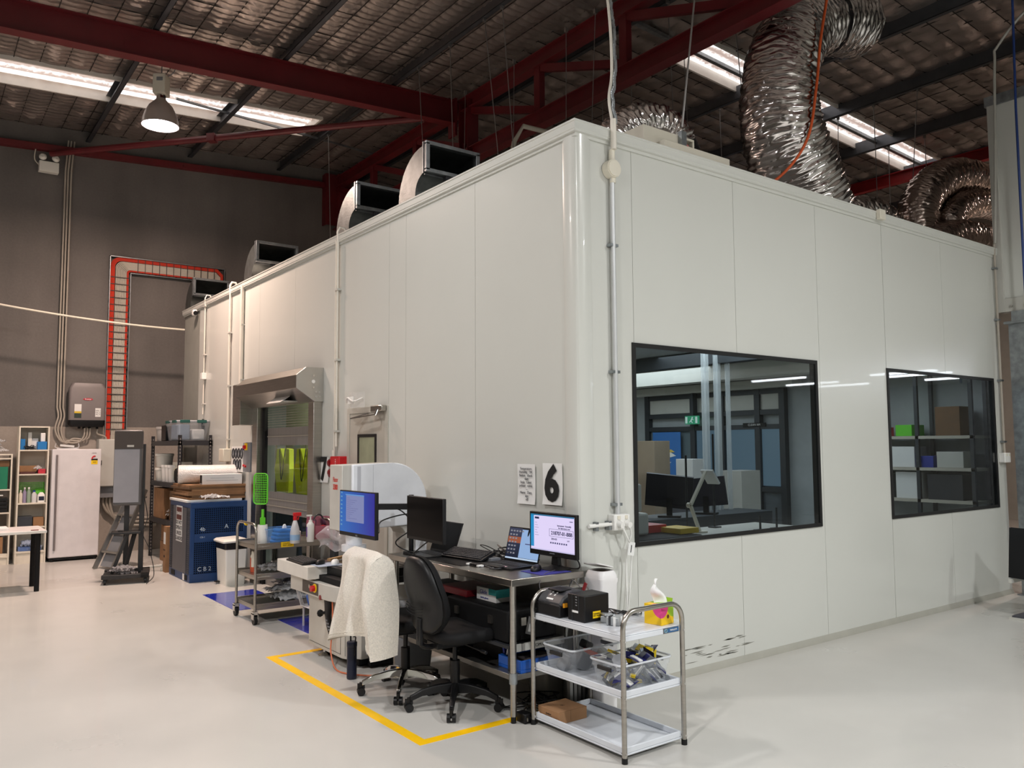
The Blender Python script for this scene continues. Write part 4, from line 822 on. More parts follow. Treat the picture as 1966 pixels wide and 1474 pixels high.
tag(obj('thin_wire', MB().tube(spline([(-.2, .02, .885), (-.35, -.05, .88), (-.42, -.09, .82), (-.40, -.13, .74), (-.33, -.2, .82), (-.25, -.28, .80)]), .002).tube(spline([(-.1, -.04, .83), (-.2, -.1, .7), (-.25, -.2, .85), (-.26, -.3, .82)]), .003), M('grey_cable', (92, 92, 94), .5), smooth=60), 'thin grey wires from the bench end to the label printers', 'wire')
tag(obj('red_plug', MB().cb((-.14, -.2, .80), (.012, .02, .05), (.3, .2, 0)), M('dark_red', (120, 14, 22), .4)), 'dark red plug on a wire above the printers', 'plug')
# under the bench
t = thing('equipment_case', 'black hard case on a shelf under bench with box on top', 'case', (-.36, .42, .455)); obj('body', MB().b(-.2, -.36, 0, .2, .36, .2), BLACKM, t, bevel=.012); 
for a_ in ((-.215, -.2, .1, -.2, -.16, .15), (-.215, .2, .1, -.2, .24, .15), (-.1, -.372, .1, -.06, -.36, .15), (.08, -.372, .1, .12, -.36, .15)): obj('latch', MB().b(*a_), STEEL, t)
obj('tag', MB().cb((-.02, -.364, .09), (.06, .004, .11), (0, .3, 0)), M('tag_grey', (138, 138, 138), .6), t); obj('tag_print', MB().cb((-.015, -.367, .075), (.045, .004, .05), (0, .3, 0)), PAPER, t)
sh = thing('case_shelf', 'small dark shelf rack carrying the black case under the bench', 'shelf', (-.36, .42, .29)); obj('board', MB().b(-.22, -.4, .14, .24, .4, .16), DGREY, sh); obj('lip', MB().b(-.2, -.415, .12, .22, -.4, .165), LGREY, sh)
for x, y in ((-.2, -.38), (-.2, .36), (.2, -.38), (.2, .36)): obj('leg', MB().b(x, y, 0, x+.02, y+.02, .14), DGREY, sh)
txt('TOM 006', .03, INK, sh, (0.02, -.4155, .142), FY)
t = thing('glove_box', 'white and teal glove carton on top of the black case', 'box', (-.40, .44, .655)); obj('carton', MB().b(-.06, -.115, 0, .06, .115, .085), PAPER, t, bevel=.002); TEAL = M('teal_print', (50, 160, 160), .6)
obj('teal_patch', MB().b(-.0612, -.115, .045, -.06, -.03, .085).b(-.06, -.1162, .03, .06, -.115, .085), TEAL, t, smooth=0); txt('Glide', .04, M('blue_print', (70, 80, 150), .6), t, (-.0615, .03, .055), FX); txt('nitrile gloves', .018, M('blue_print', (70, 80, 150), .6), t, (-.0615, .02, .018), FX)
box('folder', 'dark red folder lying on the black case', 'folder', (-.5, .62, .655), (-.2, .98, .70), M('maroon_folder', (110, 18, 28), .5), .004)
box('console_box', 'black box standing behind the chair under the bench', 'box', (-.5, 1.0, .29), (-.15, 1.4, .66), BLACKM, .02)
t = thing('parts_tray', 'blue open parts case on lower bench shelf by the front leg', 'tray', (-.37, .05, .29)); BB = M('bright_blue', (24, 88, 180), .4)
obj('tray', MB().b(-.17, -.1, 0, .17, .14, .02).b(-.17, -.1, .02, -.155, .14, .075).b(.155, -.1, .02, .17, .14, .075).b(-.155, -.1, .02, .155, -.085, .075).b(-.155, .125, .02, .155, .14, .075), BB, t, bevel=.003); obj('lid', MB().cb((.06, .2, .1), (.3, .02, .16), (-.3, 0, 0)), BLUE, t); obj('foam', MB().b(-.14, -.07, .02, .14, .12, .06), M('grey_foam', (84, 76, 76), .9), t); obj('manual', MB().cb((-.1, .1, .1), (.07, .01, .07), (0, .3, .3)), PAPER, t)
box('equipment_case', 'black box standing on lower bench shelf behind the blue case', 'case', (-.45, .28, .29), (-.1, .62, .41), BLACKM, .008)
t = thing('waste_bin', 'grey plastic waste bin under the bench by the wall', 'bin', (-.3, 1.38, 0)); obj('bin', MB().rr([(0, 0, 0, .2, .2, .03), (0, 0, .26, .25, .25, .04)]), MGREY, t) ; t.location = (-.50, 1.36, 0)
obj('leg_dark', MB().b(-.3, 0, 0, -.29, .01, .01), BLACK, t) if False else None
tangle('black power cables in a heap on floor under the bench', (-.3, .08, .0), .4, .4, 12, .004, h=.08)
t = thing('power_board', 'black plug pack lying on floor at foot of the bench leg', 'plug', (-.52, -.1, 0)); obj('body', MB().b(-.03, .0, 0, .03, .09, .06), BLACK, t, bevel=.006); obj('pins', MB().b(-.02, -.012, .02, -.014, 0, .04).b(.014, -.012, .02, .02, 0, .04), STEEL, t)
t = thing('pedal_bin', 'slim grey bin by the wall under the bench end', 'bin', (-.1, .25, 0)); obj('body', MB().rr([(0, 0, 0, .16, .2, .03), (0, 0, .5, .18, .22, .03)]), M('taupe', (110, 108, 102), .5), t); obj('lid', MB().rr([(0, 0, .5, .19, .23, .03), (0, 0, .53, .17, .2, .03)]), M('taupe', (110, 108, 102), .5), t)
fl = MB()
for i in range(5): fl.b(-.16+.035*i, -.07+.0*i, .0, -.135+.035*i, -.04, .25-.0*i)
tag(obj('floor_strips', fl, ALU, smooth=0), 'short aluminium profiles standing by the wall behind the trolley', 'profile')
outlet('white low socket on side wall behind the plastic trolley', .10, .12, False).rotation_euler = (0, 0, 0)
# ================================================================ CHAIRS
def chair_parts(t, base_mat, seat=True, lift=.0, bw=.46, bz0=.56, bz1=1.03, back_mat=BLACKM, shell=BLACK, armless=True):
    """faces +X, origin on the floor under the column"""
    for k in range(5):
        a = 2*PI*k/5+.35; ca, sa = math.cos(a), math.sin(a)
        sp = MB(); secs = []
        for u, wd, zz, hh in ((.02, .05, .125, .07), (.12, .045, .128, .05), (.22, .038, .112, .04), (.3, .03, .08, .035)):
            secs.append([(u*ca-s*wd/2*sa, u*sa+s*wd/2*ca, zz+q_*hh/2) for s, q_ in ((-1, -1), (1, -1), (.7, 1), (-.7, 1))])
        sp.loft(secs); s_ = obj('base_spoke', sp, base_mat, t, bevel=.006)
        cs_ = MB(); c2 = Vector((.305*ca, .305*sa, .027))
        for sg in (-1, 1):
            o_ = Vector((-sa, ca, 0))*sg*.017; cs_.c(c2+o_-Vector((-sa, ca, 0))*.011, c2+o_+Vector((-sa, ca, 0))*.011, .027, n=16)
        cs_.c(c2, c2+Vector((0, 0, .06)), .012).cb(c2+Vector((0, 0, .035)), (.05, .016, .035), (0, 0, a)); obj('caster', cs_, BLACK, s_)
    obj('column', MB().c((0, 0, .1), (0, 0, .3), .032, n=18).c((0, 0, .3), (0, 0, .42), .016, n=14), BLACK, t)
    obj('mechanism', MB().b(-.17, -.07, .40, .13, .07, .44).c((.02, .0, .42), (.05, -.25, .40), .007).c((.05, -.25, .40), (.05, -.31, .40), .012).c((-.1, 0, .42), (-.1, .24, .41), .007), BLACK, t, bevel=.004)
    R = []
    for z, sc_, off in ((.445, .86, 0), (.455, .97, 0), (.485, 1.0, 0), (.515, .97, 0), (.53, .84, 0)):
        R.append([(x*sc_+.03+.0, y*sc_, z-(.025*max(0, (x-.1))/.14 if z > .4 else 0)) for x, y in rrect(0, 0, .47, .49, .14, 7)])
    obj('seat', MB().loft(R), back_mat, t, smooth=60)
    # backrest: padded front, plastic shell behind, slightly reclined and curved
    def ring(off, sc_):
        out = []
        for i in range(40):
            a = 2*PI*i/40; c_, s_ = math.cos(a), math.sin(a); e = .62
            y = math.copysign(abs(c_)**e, c_)*bw/2*sc_; v = math.copysign(abs(s_)**e, s_)
            hz = (bz1-bz0)/2; z = (bz0+bz1)/2+v*hz*sc_
            y *= 1-.26*(v if v > 0 else 0)-.12*(-v if v < 0 else 0)
            x = -.235-.06*(z-bz0)/(bz1-bz0)+off+.035*(2*y/bw)**2-.03*math.exp(-((z-bz0-.14)/.1)**2)*-1
            out.append((x, y, z))
        return out
    obj('backrest', MB().loft([ring(.0, 1.0), ring(.03, .99), ring(.05, .93), ring(.055, .6), ring(.055, .02)]), back_mat, t, smooth=60)
    sh = obj('back_shell', MB().loft([ring(-.004, .97), ring(-.02, .96), ring(-.035, .86), ring(-.04, .5), ring(-.04, .02)]), shell, t, smooth=60)
    gv = MB()
    for i in range(4):
        z = bz0+.13+.018*i; gv.tube(spline([(-.3, -.11, z+.01), (-.305, 0, z-.004), (-.3, .11, z+.01)], 5), .003, 5)
    obj('groove', gv, BLACKM, sh)
    obj('back_bracket', MB().tube(spline([(-.1, 0, .42), (-.2, 0, .41), (-.255, 0, .45), (-.262, 0, .6)]), .018, 8).b(-.272, -.03, .43, -.25, .03, .6), BLACK, t, bevel=.004)
c1 = thing('office_chair', 'black swivel chair with tall plastic-backed rest, nearest the viewer', 'chair', (-.70, .455, 0), math.radians(-3)); chair_parts(c1, BLACK, bz0=.50, bz1=1.0, bw=.47)
c2 = thing('office_chair', 'swivel chair with chrome base under the cream knit top', 'chair', (-.79, .955, 0), math.radians(-4)); chair_parts(c2, CHROME, bz0=.56, bz1=.95, bw=.42)
# knitted top draped over the second chair's backrest
KN = M('cream_knit', (226, 219, 208), .92, var=.12, scale=110, bump=.35, bscale=220)
t = thing('knit_top', 'cream knitted top draped over the back of the second chair', 'clothing', (-.79, .955, 0), math.radians(-4))
def drape(u, v, side):
    # u along the chair width, v from the top ridge downwards
    y = -.27+.54*u; y *= 1+.13*v
    dep = .57+.075*abs(2*u-1)**2.2+.02*math.sin(9*u+1)
    fold = .042*math.sin(11*u+2.2*v+.6)*min(1, v*2)+.024*math.sin(23*u-1.5*v)*min(1, v*2)+.05*math.exp(-((u-.33)/.04)**2)*min(1, v*3)*-1
    z = 1.0-.022*abs(2*u-1)**9-dep*v
    x = -.297+side*(.075*min(1, v*12)**.6+.03*v)+fold*side
    return (x, y, z)
obj('back_panel', MB().grid(lambda u, v: drape(u, v, -1), 60, 40), KN, t, smooth=80, fix=False); obj('front_panel', MB().grid(lambda u, v: drape(u, v*.97, 1), 30, 20), KN, t, smooth=80, fix=False)
for uu in (0, 1): obj('side_panel', MB().grid(lambda u, v: tuple(Vector(drape(uu, v, -1)).lerp(Vector(drape(uu, v*.97, 1)), u)+Vector((0, (.02 if uu else -.02)*math.sin(PI*u)*min(1, 4*v), 0))), 6, 24), KN, t, smooth=80, fix=False)
hm = MB()
for vv in (.955, .985): hm.tube([drape(i/60, vv, -1.02) for i in range(61)], .0022, 4)
obj('hem_seam', hm, M('cream_thread', (226, 220, 208), .9), t)
def slv2(u, v):
    a = 2*PI*u; r = .06-.016*v
    return (-.27-.03*v+r*.5*math.cos(a), .25+.03*v+r*math.sin(a), .9-.5*v)
obj('sleeve', MB().grid(slv2, 20, 24), KN, t, smooth=80, fix=False)
# ================================================================ VISION MEASURING MACHINE
MG = M('machine_grey', (196, 193, 186), .4); MW = M('machine_white', (240, 243, 250), .35)
t = thing('measuring_machine', 'white and grey vision measuring machine with C-shaped column', 'machine', (0, 0, 0))
body = [(-.3, 1.72), (-.3, 2.46), (-.86, 2.46), (-.885, 2.42)]+[(-.885, 1.78)]+[(-.885+.09*(1-math.cos(a)), 1.72-.07*math.sin(a)+.06) for a in (.5, 1.0, 1.4)]+[(-.78, 1.66), (-.34, 1.66)]
obj('cabinet', MB().prism(body, 'z', .07, .5), MG, t, bevel=.004)
obj('side_panel', MB().b(-.74, 1.648, .10, -.34, 1.66, .5).b(-.70, 1.642, .14, -.38, 1.65, .44), MW, t, bevel=.006)
obj('plinth', MB().b(-.78, 1.7, .02, -.32, 2.4, .07), BLACKM, t)
obj('front_groove', MB().b(-.8865, 1.72, .1, -.885, 1.725, .48).b(-.8865, 1.80, .098, -.885, 2.4, .101).b(-.8865, 1.8, .1, -.885, 1.806, .3), DGREY, t, smooth=0)
apron = [(-.25, 1.62), (-.25, 2.62), (-.9, 2.72), (-.945, 2.68), (-.945, 2.0)]+[(-.945+.16*(1-math.cos(a*PI/12)), 2.0-.30*math.sin(a*PI/12)) for a in range(1, 7)]+[(-.7, 1.66), (-.3, 1.62)]
obj('apron', MB().prism(apron, 'z', .49, .61), MG, t, bevel=.004)
obj('control_plate', MB().b(-.9475, 2.1, .505, -.945, 2.42, .6), M('bronze_plate', (72, 64, 58), .5), t, smooth=0)
es = obj('stop_ring', MB().c((-.9475, 2.16, .56), (-.955, 2.16, .56), .035, n=20), YELLOW, t); obj('stop_button', MB().c((-.955, 2.16, .56), (-.985, 2.16, .56), .024, n=16), RED, es)
obj('key_switch', MB().c((-.9475, 2.25, .565), (-.96, 2.25, .565), .016), STEEL, t)
obj('stage_base', MB().b(-.90, 1.70, .61, -.28, 2.5, .66), BLACKM, t, bevel=.004)
obj('stage', MB().b(-.83, 1.72, .66, -.3, 2.55, .725), BLACK, t, bevel=.004); obj('stage_glass', MB().b(-.78, 1.78, .725, -.35, 2.5, .728), M('stage_glass', (70, 68, 60), .15, coat=.3), t)
kt = obj('keyboard_shelf', MB().b(-1.0, 2.19, .625, -.83, 2.86, .728), M('shelf_white', (222, 218, 210), .4), t, bevel=.004)
# C column: grey front edge, white flanks
def cpoly(o=0.):
    return [(-.875+o, 1.553-o), (-.44, 1.565-o)]+[(x, z) for x, z in arc((-.44, 1.245), .32-o, PI/2, 0, 12)]+[(-.12-o, .62), (-.30, .62), (-.30, .98)]+arc((-.38, .96), .08, 0, PI/2, 5)[1:]+[(-.42, 1.05+o), (-.875+o, 1.035+o)]
obj('column', MB().prism(cpoly(), 'y', 1.83, 2.06), MG, t, bevel=.006)
obj('side_cover', MB().prism(cpoly(.006)[:-1]+[(-.80, 1.04)] if False else [(-.80, 1.556), (-.44, 1.565)]+arc((-.44, 1.245), .32, PI/2, 0, 12)+[(-.12, 1.06), (-.80, 1.035)], 'y', 1.795, 1.83), MW, t, bevel=.008)
obj('cover_seam', MB().b(-.622, 1.794, 1.05, -.619, 1.7955, 1.55).b(-.76, 1.7935, 1.06, -.73, 1.7955, 1.54), M('seam_grey', (196, 198, 206), .5), t, smooth=0); obj('foot_cover', MB().b(-.22, 1.795, .62, -.12, 1.83, 1.06), MW, t, bevel=.006)
txt('Flator', .055, REDINK, t, (-.8765, 1.95, 1.435), FX, sx=.72); txt('3300', .06, REDINK, t, (-.8765, 1.95, 1.375), FX, bold=.0015, sx=.72)
obj('lens_tube', MB().lathe([(.045, .80), (.06, .84), (.07, 1.0), (.07, 1.05)], (-.70, 1.97, 0), n=24), MW, t, smooth=40); obj('ring_light', MB().lathe([(.07, .86), (.10, .86), (.10, .91), (.07, .91)], (-.70, 1.97, 0), n=24), MW, t, smooth=40)
for x, y in ((-.83, 2.22), (-.4, 1.72)): obj('levelling_foot', MB().lathe([(.055, 0), (.055, .008), (.03, .022), (.014, .03), (.014, .075)], (x, y, 0), n=20), CHROME, t, smooth=40)
obj('floor_roller', MB().c((-.62, 1.6, .06), (-.62, 1.64, .06), .03).b(-.72, 1.62, .02, -.36, 1.66, .1), BLACKM, t)
obj('plastic_wrap', MB().grid(lambda u, v: (-.86+.2*u+.03*math.sin(7*v), 2.3-.28*u+.04*math.sin(5*v+3*u), .86+.16*v+.03*math.sin(9*u)), 10, 10), FR('clear_wrap', (226, 220, 222), .6, .2), t, smooth=80, fix=False)
js = thing('joystick_remote', 'black hand remote hanging on the front of the measuring machine', 'remote', (-.90, 1.98, .49))
obj('handle', MB().loft([[(x+dx, y+dy, z) for x, y in rrect(0, 0, .035, w_, .012, 3)] for z, w_, dx, dy in ((.0, .13, .0, .02), (-.03, .10, -.01, .0), (-.12, .06, -.015, .0), (-.2, .055, -.015, -.03), (-.27, .05, -.01, -.07))]), BLACK, js, smooth=50); obj('stick', MB().c((-.02, .02, -.1), (-.04, .085, -.115), .012).lathe([(.0, -.03), (.02, -.02), (.026, 0), (.02, .02), (0.001, .03)], (-.04, .09, -.115), n=14), BLACKM, js, smooth=60); obj('stop_knob', MB().c((-.02, .08, .01), (-.05, .08, .01), .02), M('maroon_knob', (130, 16, 26), .4), js)
bt = MB()
for i in range(8): bt.b(-.034, -.03-.02*(i//2)+.022*(i % 2), -.16-.022*(i//2), -.028, -.016-.02*(i//2)+.022*(i % 2), -.148-.022*(i//2))
obj('buttons', bt, MGREY, js)
tag(obj('orange_cord', MB().tube(spline([(-.90, 1.93, .49), (-.91, 1.90, .35), (-.91, 1.92, .2), (-.93, 1.88, .1), (-.95, 1.75, .012), (-.93, 1.58, .008), (-.8, 1.4, .01), (-.66, 1.36, .01)]), .006), M('salmon_cord', (216, 120, 84), .5), smooth=60), 'orange cord running from the remote down to floor by bottle', 'cord')
keyboard('keyboard', 'black keyboard on the white shelf of the measuring machine', (-.925, 2.5, .728), -PI/2-.05, .40, .13)
box('mouse_pad', 'pale blue mouse pad on machine shelf edge', 'mouse pad', (-.93, 2.13, .7285), (-.70, 2.33, .7315), M('pale_blue_pad', (168, 178, 196), .6), .001)
mouse('computer_mouse', 'black mouse beside the keyboard on the machine shelf', (-.86, 2.27, .7315), -PI/2+.6); mouse('computer_mouse', 'white mouse on the pale blue pad', (-.76, 2.20, .7315), -PI/2+.9, WHITE)
tag(obj('wooden_stick', MB().beam((-.74, 2.36, .747), (-.30, 2.62, .747), .035, .02).beam((-.45, 2.5, .765), (-.28, 2.5, .77), .06, .01), M('pale_wood', (176, 140, 96), .6, stretch=(1, 8, 1))), 'pale wooden stick lying on the machine stage', 'stick')
t = thing('water_bottle', 'dark navy insulated bottle with straw lid standing on floor', 'bottle', (-.95, 1.47, 0)); NAVY = M('navy_bottle', (28, 34, 56), .4)
obj('body', MB().lathe([(.034, 0), (.037, .005), (.037, .03), (.036, .032), (.036, .225), (.034, .235)], n=28), NAVY, t, smooth=40); obj('lid', MB().lathe([(.037, .23), (.038, .235), (.038, .262), (.034, .268)], n=28), NAVY, t, smooth=40); obj('straw', MB().c((.0, .02, .265), (.0, .025, .315), .006), BLACK, t); obj('loop', MB().tube(spline([(.01, -.03, .265), (.01, -.04, .3), (.01, -.02, .31), (.01, -.01, .3)]), .005).tube(spline([(.0, -.037, .25), (.0, -.048, .2), (0, -.042, .17)]), .004), BLACK, t)
# ================================================================ GREY TROLLEY AND WHAT STANDS ON IT
TG = M('trolley_plastic', (212, 216, 222), .35)
t = thing('utility_trolley', 'pale grey three-shelf trolley with steel tube frame in foreground', 'trolley', (-.265, -.516, 0))
X0, X1, Y0, Y1 = -.225, .225, -.385, .385
for nm, z in (('shelf', .63), ('shelf', .325), ('shelf', .03)):
    s_ = MB(); s_.b(X0, Y0, z, X1, Y1, z+.012); k = .045
    s_.b(X0, Y0, z+.012, X0+.012, Y1, z+k).b(X1-.012, Y0, z+.012, X1, Y1, z+k).b(X0+.012, Y0, z+.012, X1-.012, Y0+.012, z+k).b(X0+.012, Y1-.012, z+.012, X1-.012, Y1, z+k)
    if z > .6: s_ = MB().b(X0, Y0, z, X1, Y1, z+.03).b(X0, Y0, z+.03, X1, Y1, z+.038)
    obj(nm, s_, TG, t, bevel=.004)
for s in (-1, 1):
    y = s*.395
    fr_ = obj('frame', MB().tube([(-.235, y, .012), (-.235, y, .62), (-.235, y, .70)]+[(-.235+.095*(1-math.cos(a*PI/12)), y, .70+.095*math.sin(a*PI/12)) for a in range(1, 7)]+[(.235-.095*(1-math.cos(a*PI/12)), y, .70+.095*math.sin(a*PI/12)) for a in range(6, -1, -1)]+[(.235, y, .62), (.235, y, .012)], .0145, 14), STEEL, t, smooth=60)
    for x in (-.235, .235):
        obj('foot_cap', MB().c((x, y, 0), (x, y, .03), .017, n=14), BLACK, fr_); obj('rivets', MB().c((x, y-.018, .34), (x, y+.018, .34), .006, n=8).c((x, y-.018, .64), (x, y+.018, .64), .006, n=8).c((x, y-.018, .05), (x, y+.018, .05), .006, n=8), CHROME, fr_)
pl = obj('name_plate', MB().b(.09, -.3875, .633, .215, -.385, .663), M('plate_silver', (120, 124, 128), .4, .6), t, smooth=0); obj('plate_blue', MB().b(.125, -.389, .636, .213, -.3875, .66), M('plate_blue', (44, 92, 138), .5), pl, smooth=0); obj('emblem', MB().tube([(.109+.012*math.cos(a*PI/6), -.389, .648+.008*math.sin(a*PI/6)) for a in range(12)], .002, 5, closed=True), M('plate_cyan', (120, 180, 210), .5), pl)
txt('TROLLEYS', .013, PAPER, pl, (.17, -.3895, .648), FY)
TZ = .668
t = thing('label_printer', 'black rounded label printer with orange latch on trolley top', 'printer', (-.36, -.24, TZ)); PR = M('printer_grey', (58, 59, 63), .5)
obj('body', MB().prism([(-.11, 0), (.11, 0), (.11, .13), (.06, .15), (-.02, .145), (-.085, .115), (-.11, .085)], 'y', -.11, .11), PR, t, bevel=.012); obj('lower', MB().b(-.118, -.112, 0, .10, .112, .075), BLACK, t, bevel=.008)
obj('top_lid', MB().cb((-.02, 0, .147), (.09, .12, .01), (0, .0, 0)), BLACK, t, bevel=.003); obj('latch', MB().b(-.09, -.119, .06, -.06, -.11, .085), M('orange_latch', (236, 160, 40), .5), t); led = MB()
for y in (-.02, .02): led.cb((-.075, y, .121), (.014, .01, .003), (0, -.45, 0)); led.cb((-.055, y, .132), (.01, .01, .003), (0, -.45, 0))
obj('indicators', led, PAPER, t); obj('badge', MB().cb((-.099, 0, .10), (.003, .06, .011), (0, .8, 0)), PAPER, t)
t = thing('label_printer', 'tall black box label printer with yellow sticker on trolley front', 'printer', (-.345, -.47, TZ), .0); obj('body', MB().b(-.105, -.075, 0, .09, .075, .155), BLACK, t, bevel=.006); obj('seam', MB().b(-.107, -.03, .06, -.105, -.024, .15).b(-.107, .03, .0, -.105, .034, .15), DGREY, t, smooth=0)
sk = obj('warning_sticker', MB().b(-.04, -.0765, .02, .02, -.075, .06), YELLOW, t, smooth=0); txt('WARNING\nHOT HEAD', .011, INK, sk, (-.01, -.077, .04), FY); obj('badge', MB().b(-.107, -.02, .05, -.105, .035, .062), PAPER, t, smooth=0); bd = MB()
for i in range(4): bd.b(-.107, -.01, .09+.016*i, -.105, .002, .096+.016*i)
obj('buttons', bd, MGREY, t, smooth=0)
tangle('black and grey cables with plugs on trolley top behind the printer', (-.10, -.5, TZ), .2, .22, 4, .004, h=.02)
t = thing('cable_reel', 'grey clear-wrapped cable hub lying on trolley top', 'device', (-.33, -.66, TZ), .5); CLG = M('hub_grey', (164, 168, 170), .35, .3)
obj('block', MB().b(-.05, -.05, 0, .04, .03, .05).b(.0, .03, .0, .09, .08, .04).cb((.03, .04, .045), (.1, .07, .015), (.1, .1, .6)), CLG, t, bevel=.006); obj('clip', MB().b(-.053, -.03, .0, -.05, -.015, .052).b(-.02, -.053, .0, .0, -.05, .05), PAPER, t); obj('strap', MB().b(-.055, -.0, .005, .045, .012, .054), DGREY, t)
tag(obj('clear_bag', MB().grid(lambda u, v: (-.16+.2*u, -.86+.35*v, TZ+.004+.012*abs(math.sin(9*u)*math.sin(7*v))), 12, 12), FR('clear_bag', (226, 230, 236), .7, .15), smooth=80, fix=False), 'flat clear plastic bag on trolley top by the tissues', 'bag')
# tissue box
t = thing('tissue_box', 'yellow and pink patterned tissue box with white tissue on trolley', 'tissue box', (-.10, -.80, TZ), .12)
def tissue_mat():
    m = M('tissue_box_print', (240, 196, 20), .55, var=.02); nt = m.node_tree; b = nt.nodes['Principled BSDF']; tc = nt.nodes.new('ShaderNodeTexCoord')
    def blob(c_, r0, r1):
        v = nt.nodes.new('ShaderNodeVectorMath'); v.operation = 'DISTANCE'; v.inputs[1].default_value = c_; nt.links.new(tc.outputs['Object'], v.inputs[0]); r = nt.nodes.new('ShaderNodeMapRange'); r.inputs[1].default_value = r0; r.inputs[2].default_value = r1; r.inputs[3].default_value = 1; r.inputs[4].default_value = 0; nt.links.new(v.outputs['Value'], r.inputs[0]); return r
    src = b.inputs['Base Color'].links[0].from_socket
    for c_, r0, r1, col in (((.06, .0, .10), .085, .087, (150, 190, 30)), ((-.055, -.06, .105), .062, .064, (226, 70, 140)), ((.07, .06, .11), .05, .052, (230, 80, 150)), ((.005, -.06, .045), .011, .012, (110, 60, 20))):
        k = blob(c_, r0, r1); mx = nt.nodes.new('ShaderNodeMixRGB'); mx.inputs[2].default_value = (*lin(col), 1); nt.links.new(k.outputs[0], mx.inputs[0]); nt.links.new(src, mx.inputs[1]); src = mx.outputs[0]
    nt.links.new(src, b.inputs['Base Color']); return m
obj('carton', MB().b(-.06, -.06, 0, .06, .06, .115), tissue_mat(), t, bevel=.002); obj('flap', MB().cb((.065, .01, .105), (.004, .11, .07), (0, .25, 0)), tissue_mat(), t)
def tis(u, v): return (-.045+.10*u*(1-.3*v)+.02*math.sin(6*v), .0+.02*math.sin(5*u+4*v)+.01*v, .112+.13*v*(1-.15*math.sin(5*u))-.012*abs(2*u-1))
obj('tissue', MB().grid(tis, 10, 10), M('tissue_white', (245, 244, 244), .9), t, smooth=80, fix=False)
# clear storage tubs on the middle shelf
CT = FR('clear_tub', (226, 232, 240), .80, .1); CLIPM = M('clip_black', (22, 22, 24), .4)
MZ = .338
def tub(label, loc, w_, d_, h_, rz=0, clip=True):
    t = thing('storage_tub', label, 'tub', loc, rz); k = .004
    out = [(0, 0, .0, w_*.86, d_*.84, .03), (0, 0, h_*.75, w_*.96, d_*.95, .035), (0, 0, h_*.76, w_*.99, d_*.98, .035), (0, 0, h_, w_, d_, .035)]
    sec = [[(x, y, z) for x, y in rrect(cx, cy, a, b_, r_, 5)] for cx, cy, z, a, b_, r_ in out]
    obj('shell', MB().loft(sec, caps=False).add(sec[0], [tuple(range(len(sec[0])))]), CT, t, smooth=35, fix=False)
    rim = rrect(0, 0, w_+.006, d_+.006, .037, 5); obj('rim', MB().tube([(x, y, h_) for x, y in rim], .006, 6, closed=True), FR('clear_rim', (226, 230, 236), .3, .15), t, smooth=60)
    if clip:
        for s in (-1, 1): obj('clip', MB().b(s*(w_/2+.002), -.055, h_*.70, s*(w_/2+.014), .055, h_*.86), CLIPM, t, bevel=.004)
    return t
tub('clear tub with black clips on middle trolley shelf, grey parts inside', (-.27, -.315, MZ), .40, .285, .155); tub('clear tub piled with navy and yellow packets on middle trolley shelf', (-.26, -.725, MZ), .40, .27, .15)
rp = random.Random(5)
GRB = M('part_grey', (72, 74, 78), .45); ORB = M('part_orange', (206, 84, 56), .5)
for i, (dx, dy, z, sz, m_, rot, lb) in enumerate(((-.11, .03, .05, (.09, .06, .10), MGREY, (.4, .2, .5), 'grey clipboard-like part at left inside the grey-parts tub'), (-.02, -.02, .055, (.13, .07, .10), GRB, (.2, .5, .2), 'dark grey rounded part in middle of the grey-parts tub'), (.07, .0, .07, (.10, .1, .05), ORB, (.3, .3, .7), 'orange tool handle inside the grey-parts tub'), (.08, .05, .12, (.10, .05, .05), BLACK, (.2, .4, .3), 'black tool head sticking up in the grey-parts tub'), (.12, -.06, .06, (.06, .09, .09), LGREY, (.5, .1, .2), 'pale grey part at right inside the grey-parts tub'))):
    o = obj('loose_part', MB().cb((0, 0, 0), sz), m_, bevel=.012, loc=(-.27+dx, -.315+dy, MZ+z), rot=rot); tag(o, lb, 'part')
NV = M('packet_navy', (34, 36, 92), .35, coat=.4, var=.15, scale=20); CLR = FR('packet_clear', (190, 196, 200), .35, .15); YL = M('packet_yellow', (230, 200, 30), .5)
for i in range(46):
    lay = i//16; xx = -.26+.33*(rp.random()-.5); yy = -.725+.21*(rp.random()-.5); zz = MZ+.025+.045*lay+.03*rp.random()+(.03 if lay == 2 else 0)
    pk = thing('packet', 'navy and yellow foil packet in the heap in the front tub', 'packet', (xx, yy, zz), rp.random()*3, 'packets in the front tub'); pk.rotation_euler = (rp.uniform(-1, 1), rp.uniform(-.9, .9), rp.random()*3)
    gm = MB().grid(lambda u, v: (.075*(u-.5), .10*(v-.5), .006*math.sin(PI*u)*math.sin(PI*v)), 4, 4); gm.grid(lambda u, v: (.075*(u-.5), .10*(v-.5), -.006*math.sin(PI*u)*math.sin(PI*v)), 4, 4)
    obj('sachet', gm, (NV, CLR, NV, MGREY)[i % 4], pk, smooth=60, fix=False); obj('band', MB().b(-.034, -.03+.03*(i % 3), -.007, .034, .0+.025*(i % 2), .0075), (YL, PAPER, NV)[(i*5) % 3], pk)
t = thing('brown_carton', 'small brown carton with printed side on trolley bottom shelf', 'box', (-.36, -.23, .042), .0); obj('carton', MB().b(-.11, -.1, 0, .11, .1, .07), M('kraft', (158, 118, 82), .8, var=.06), t, bevel=.002); obj('flap_line', MB().b(-.02, -.1005, .01, -.018, -.0995, .07).b(-.11, -.1, .0702, .11, -.098, .0706), CARDD, t, smooth=0); txt('hamilton\nreagents kit', .014, M('brown_ink', (70, 50, 36), .8), t, (-.1105, .0, .035), FX); txt('X', .03, M('brown_ink', (70, 50, 36), .8), t, (0, 0, .0705), FLAT)
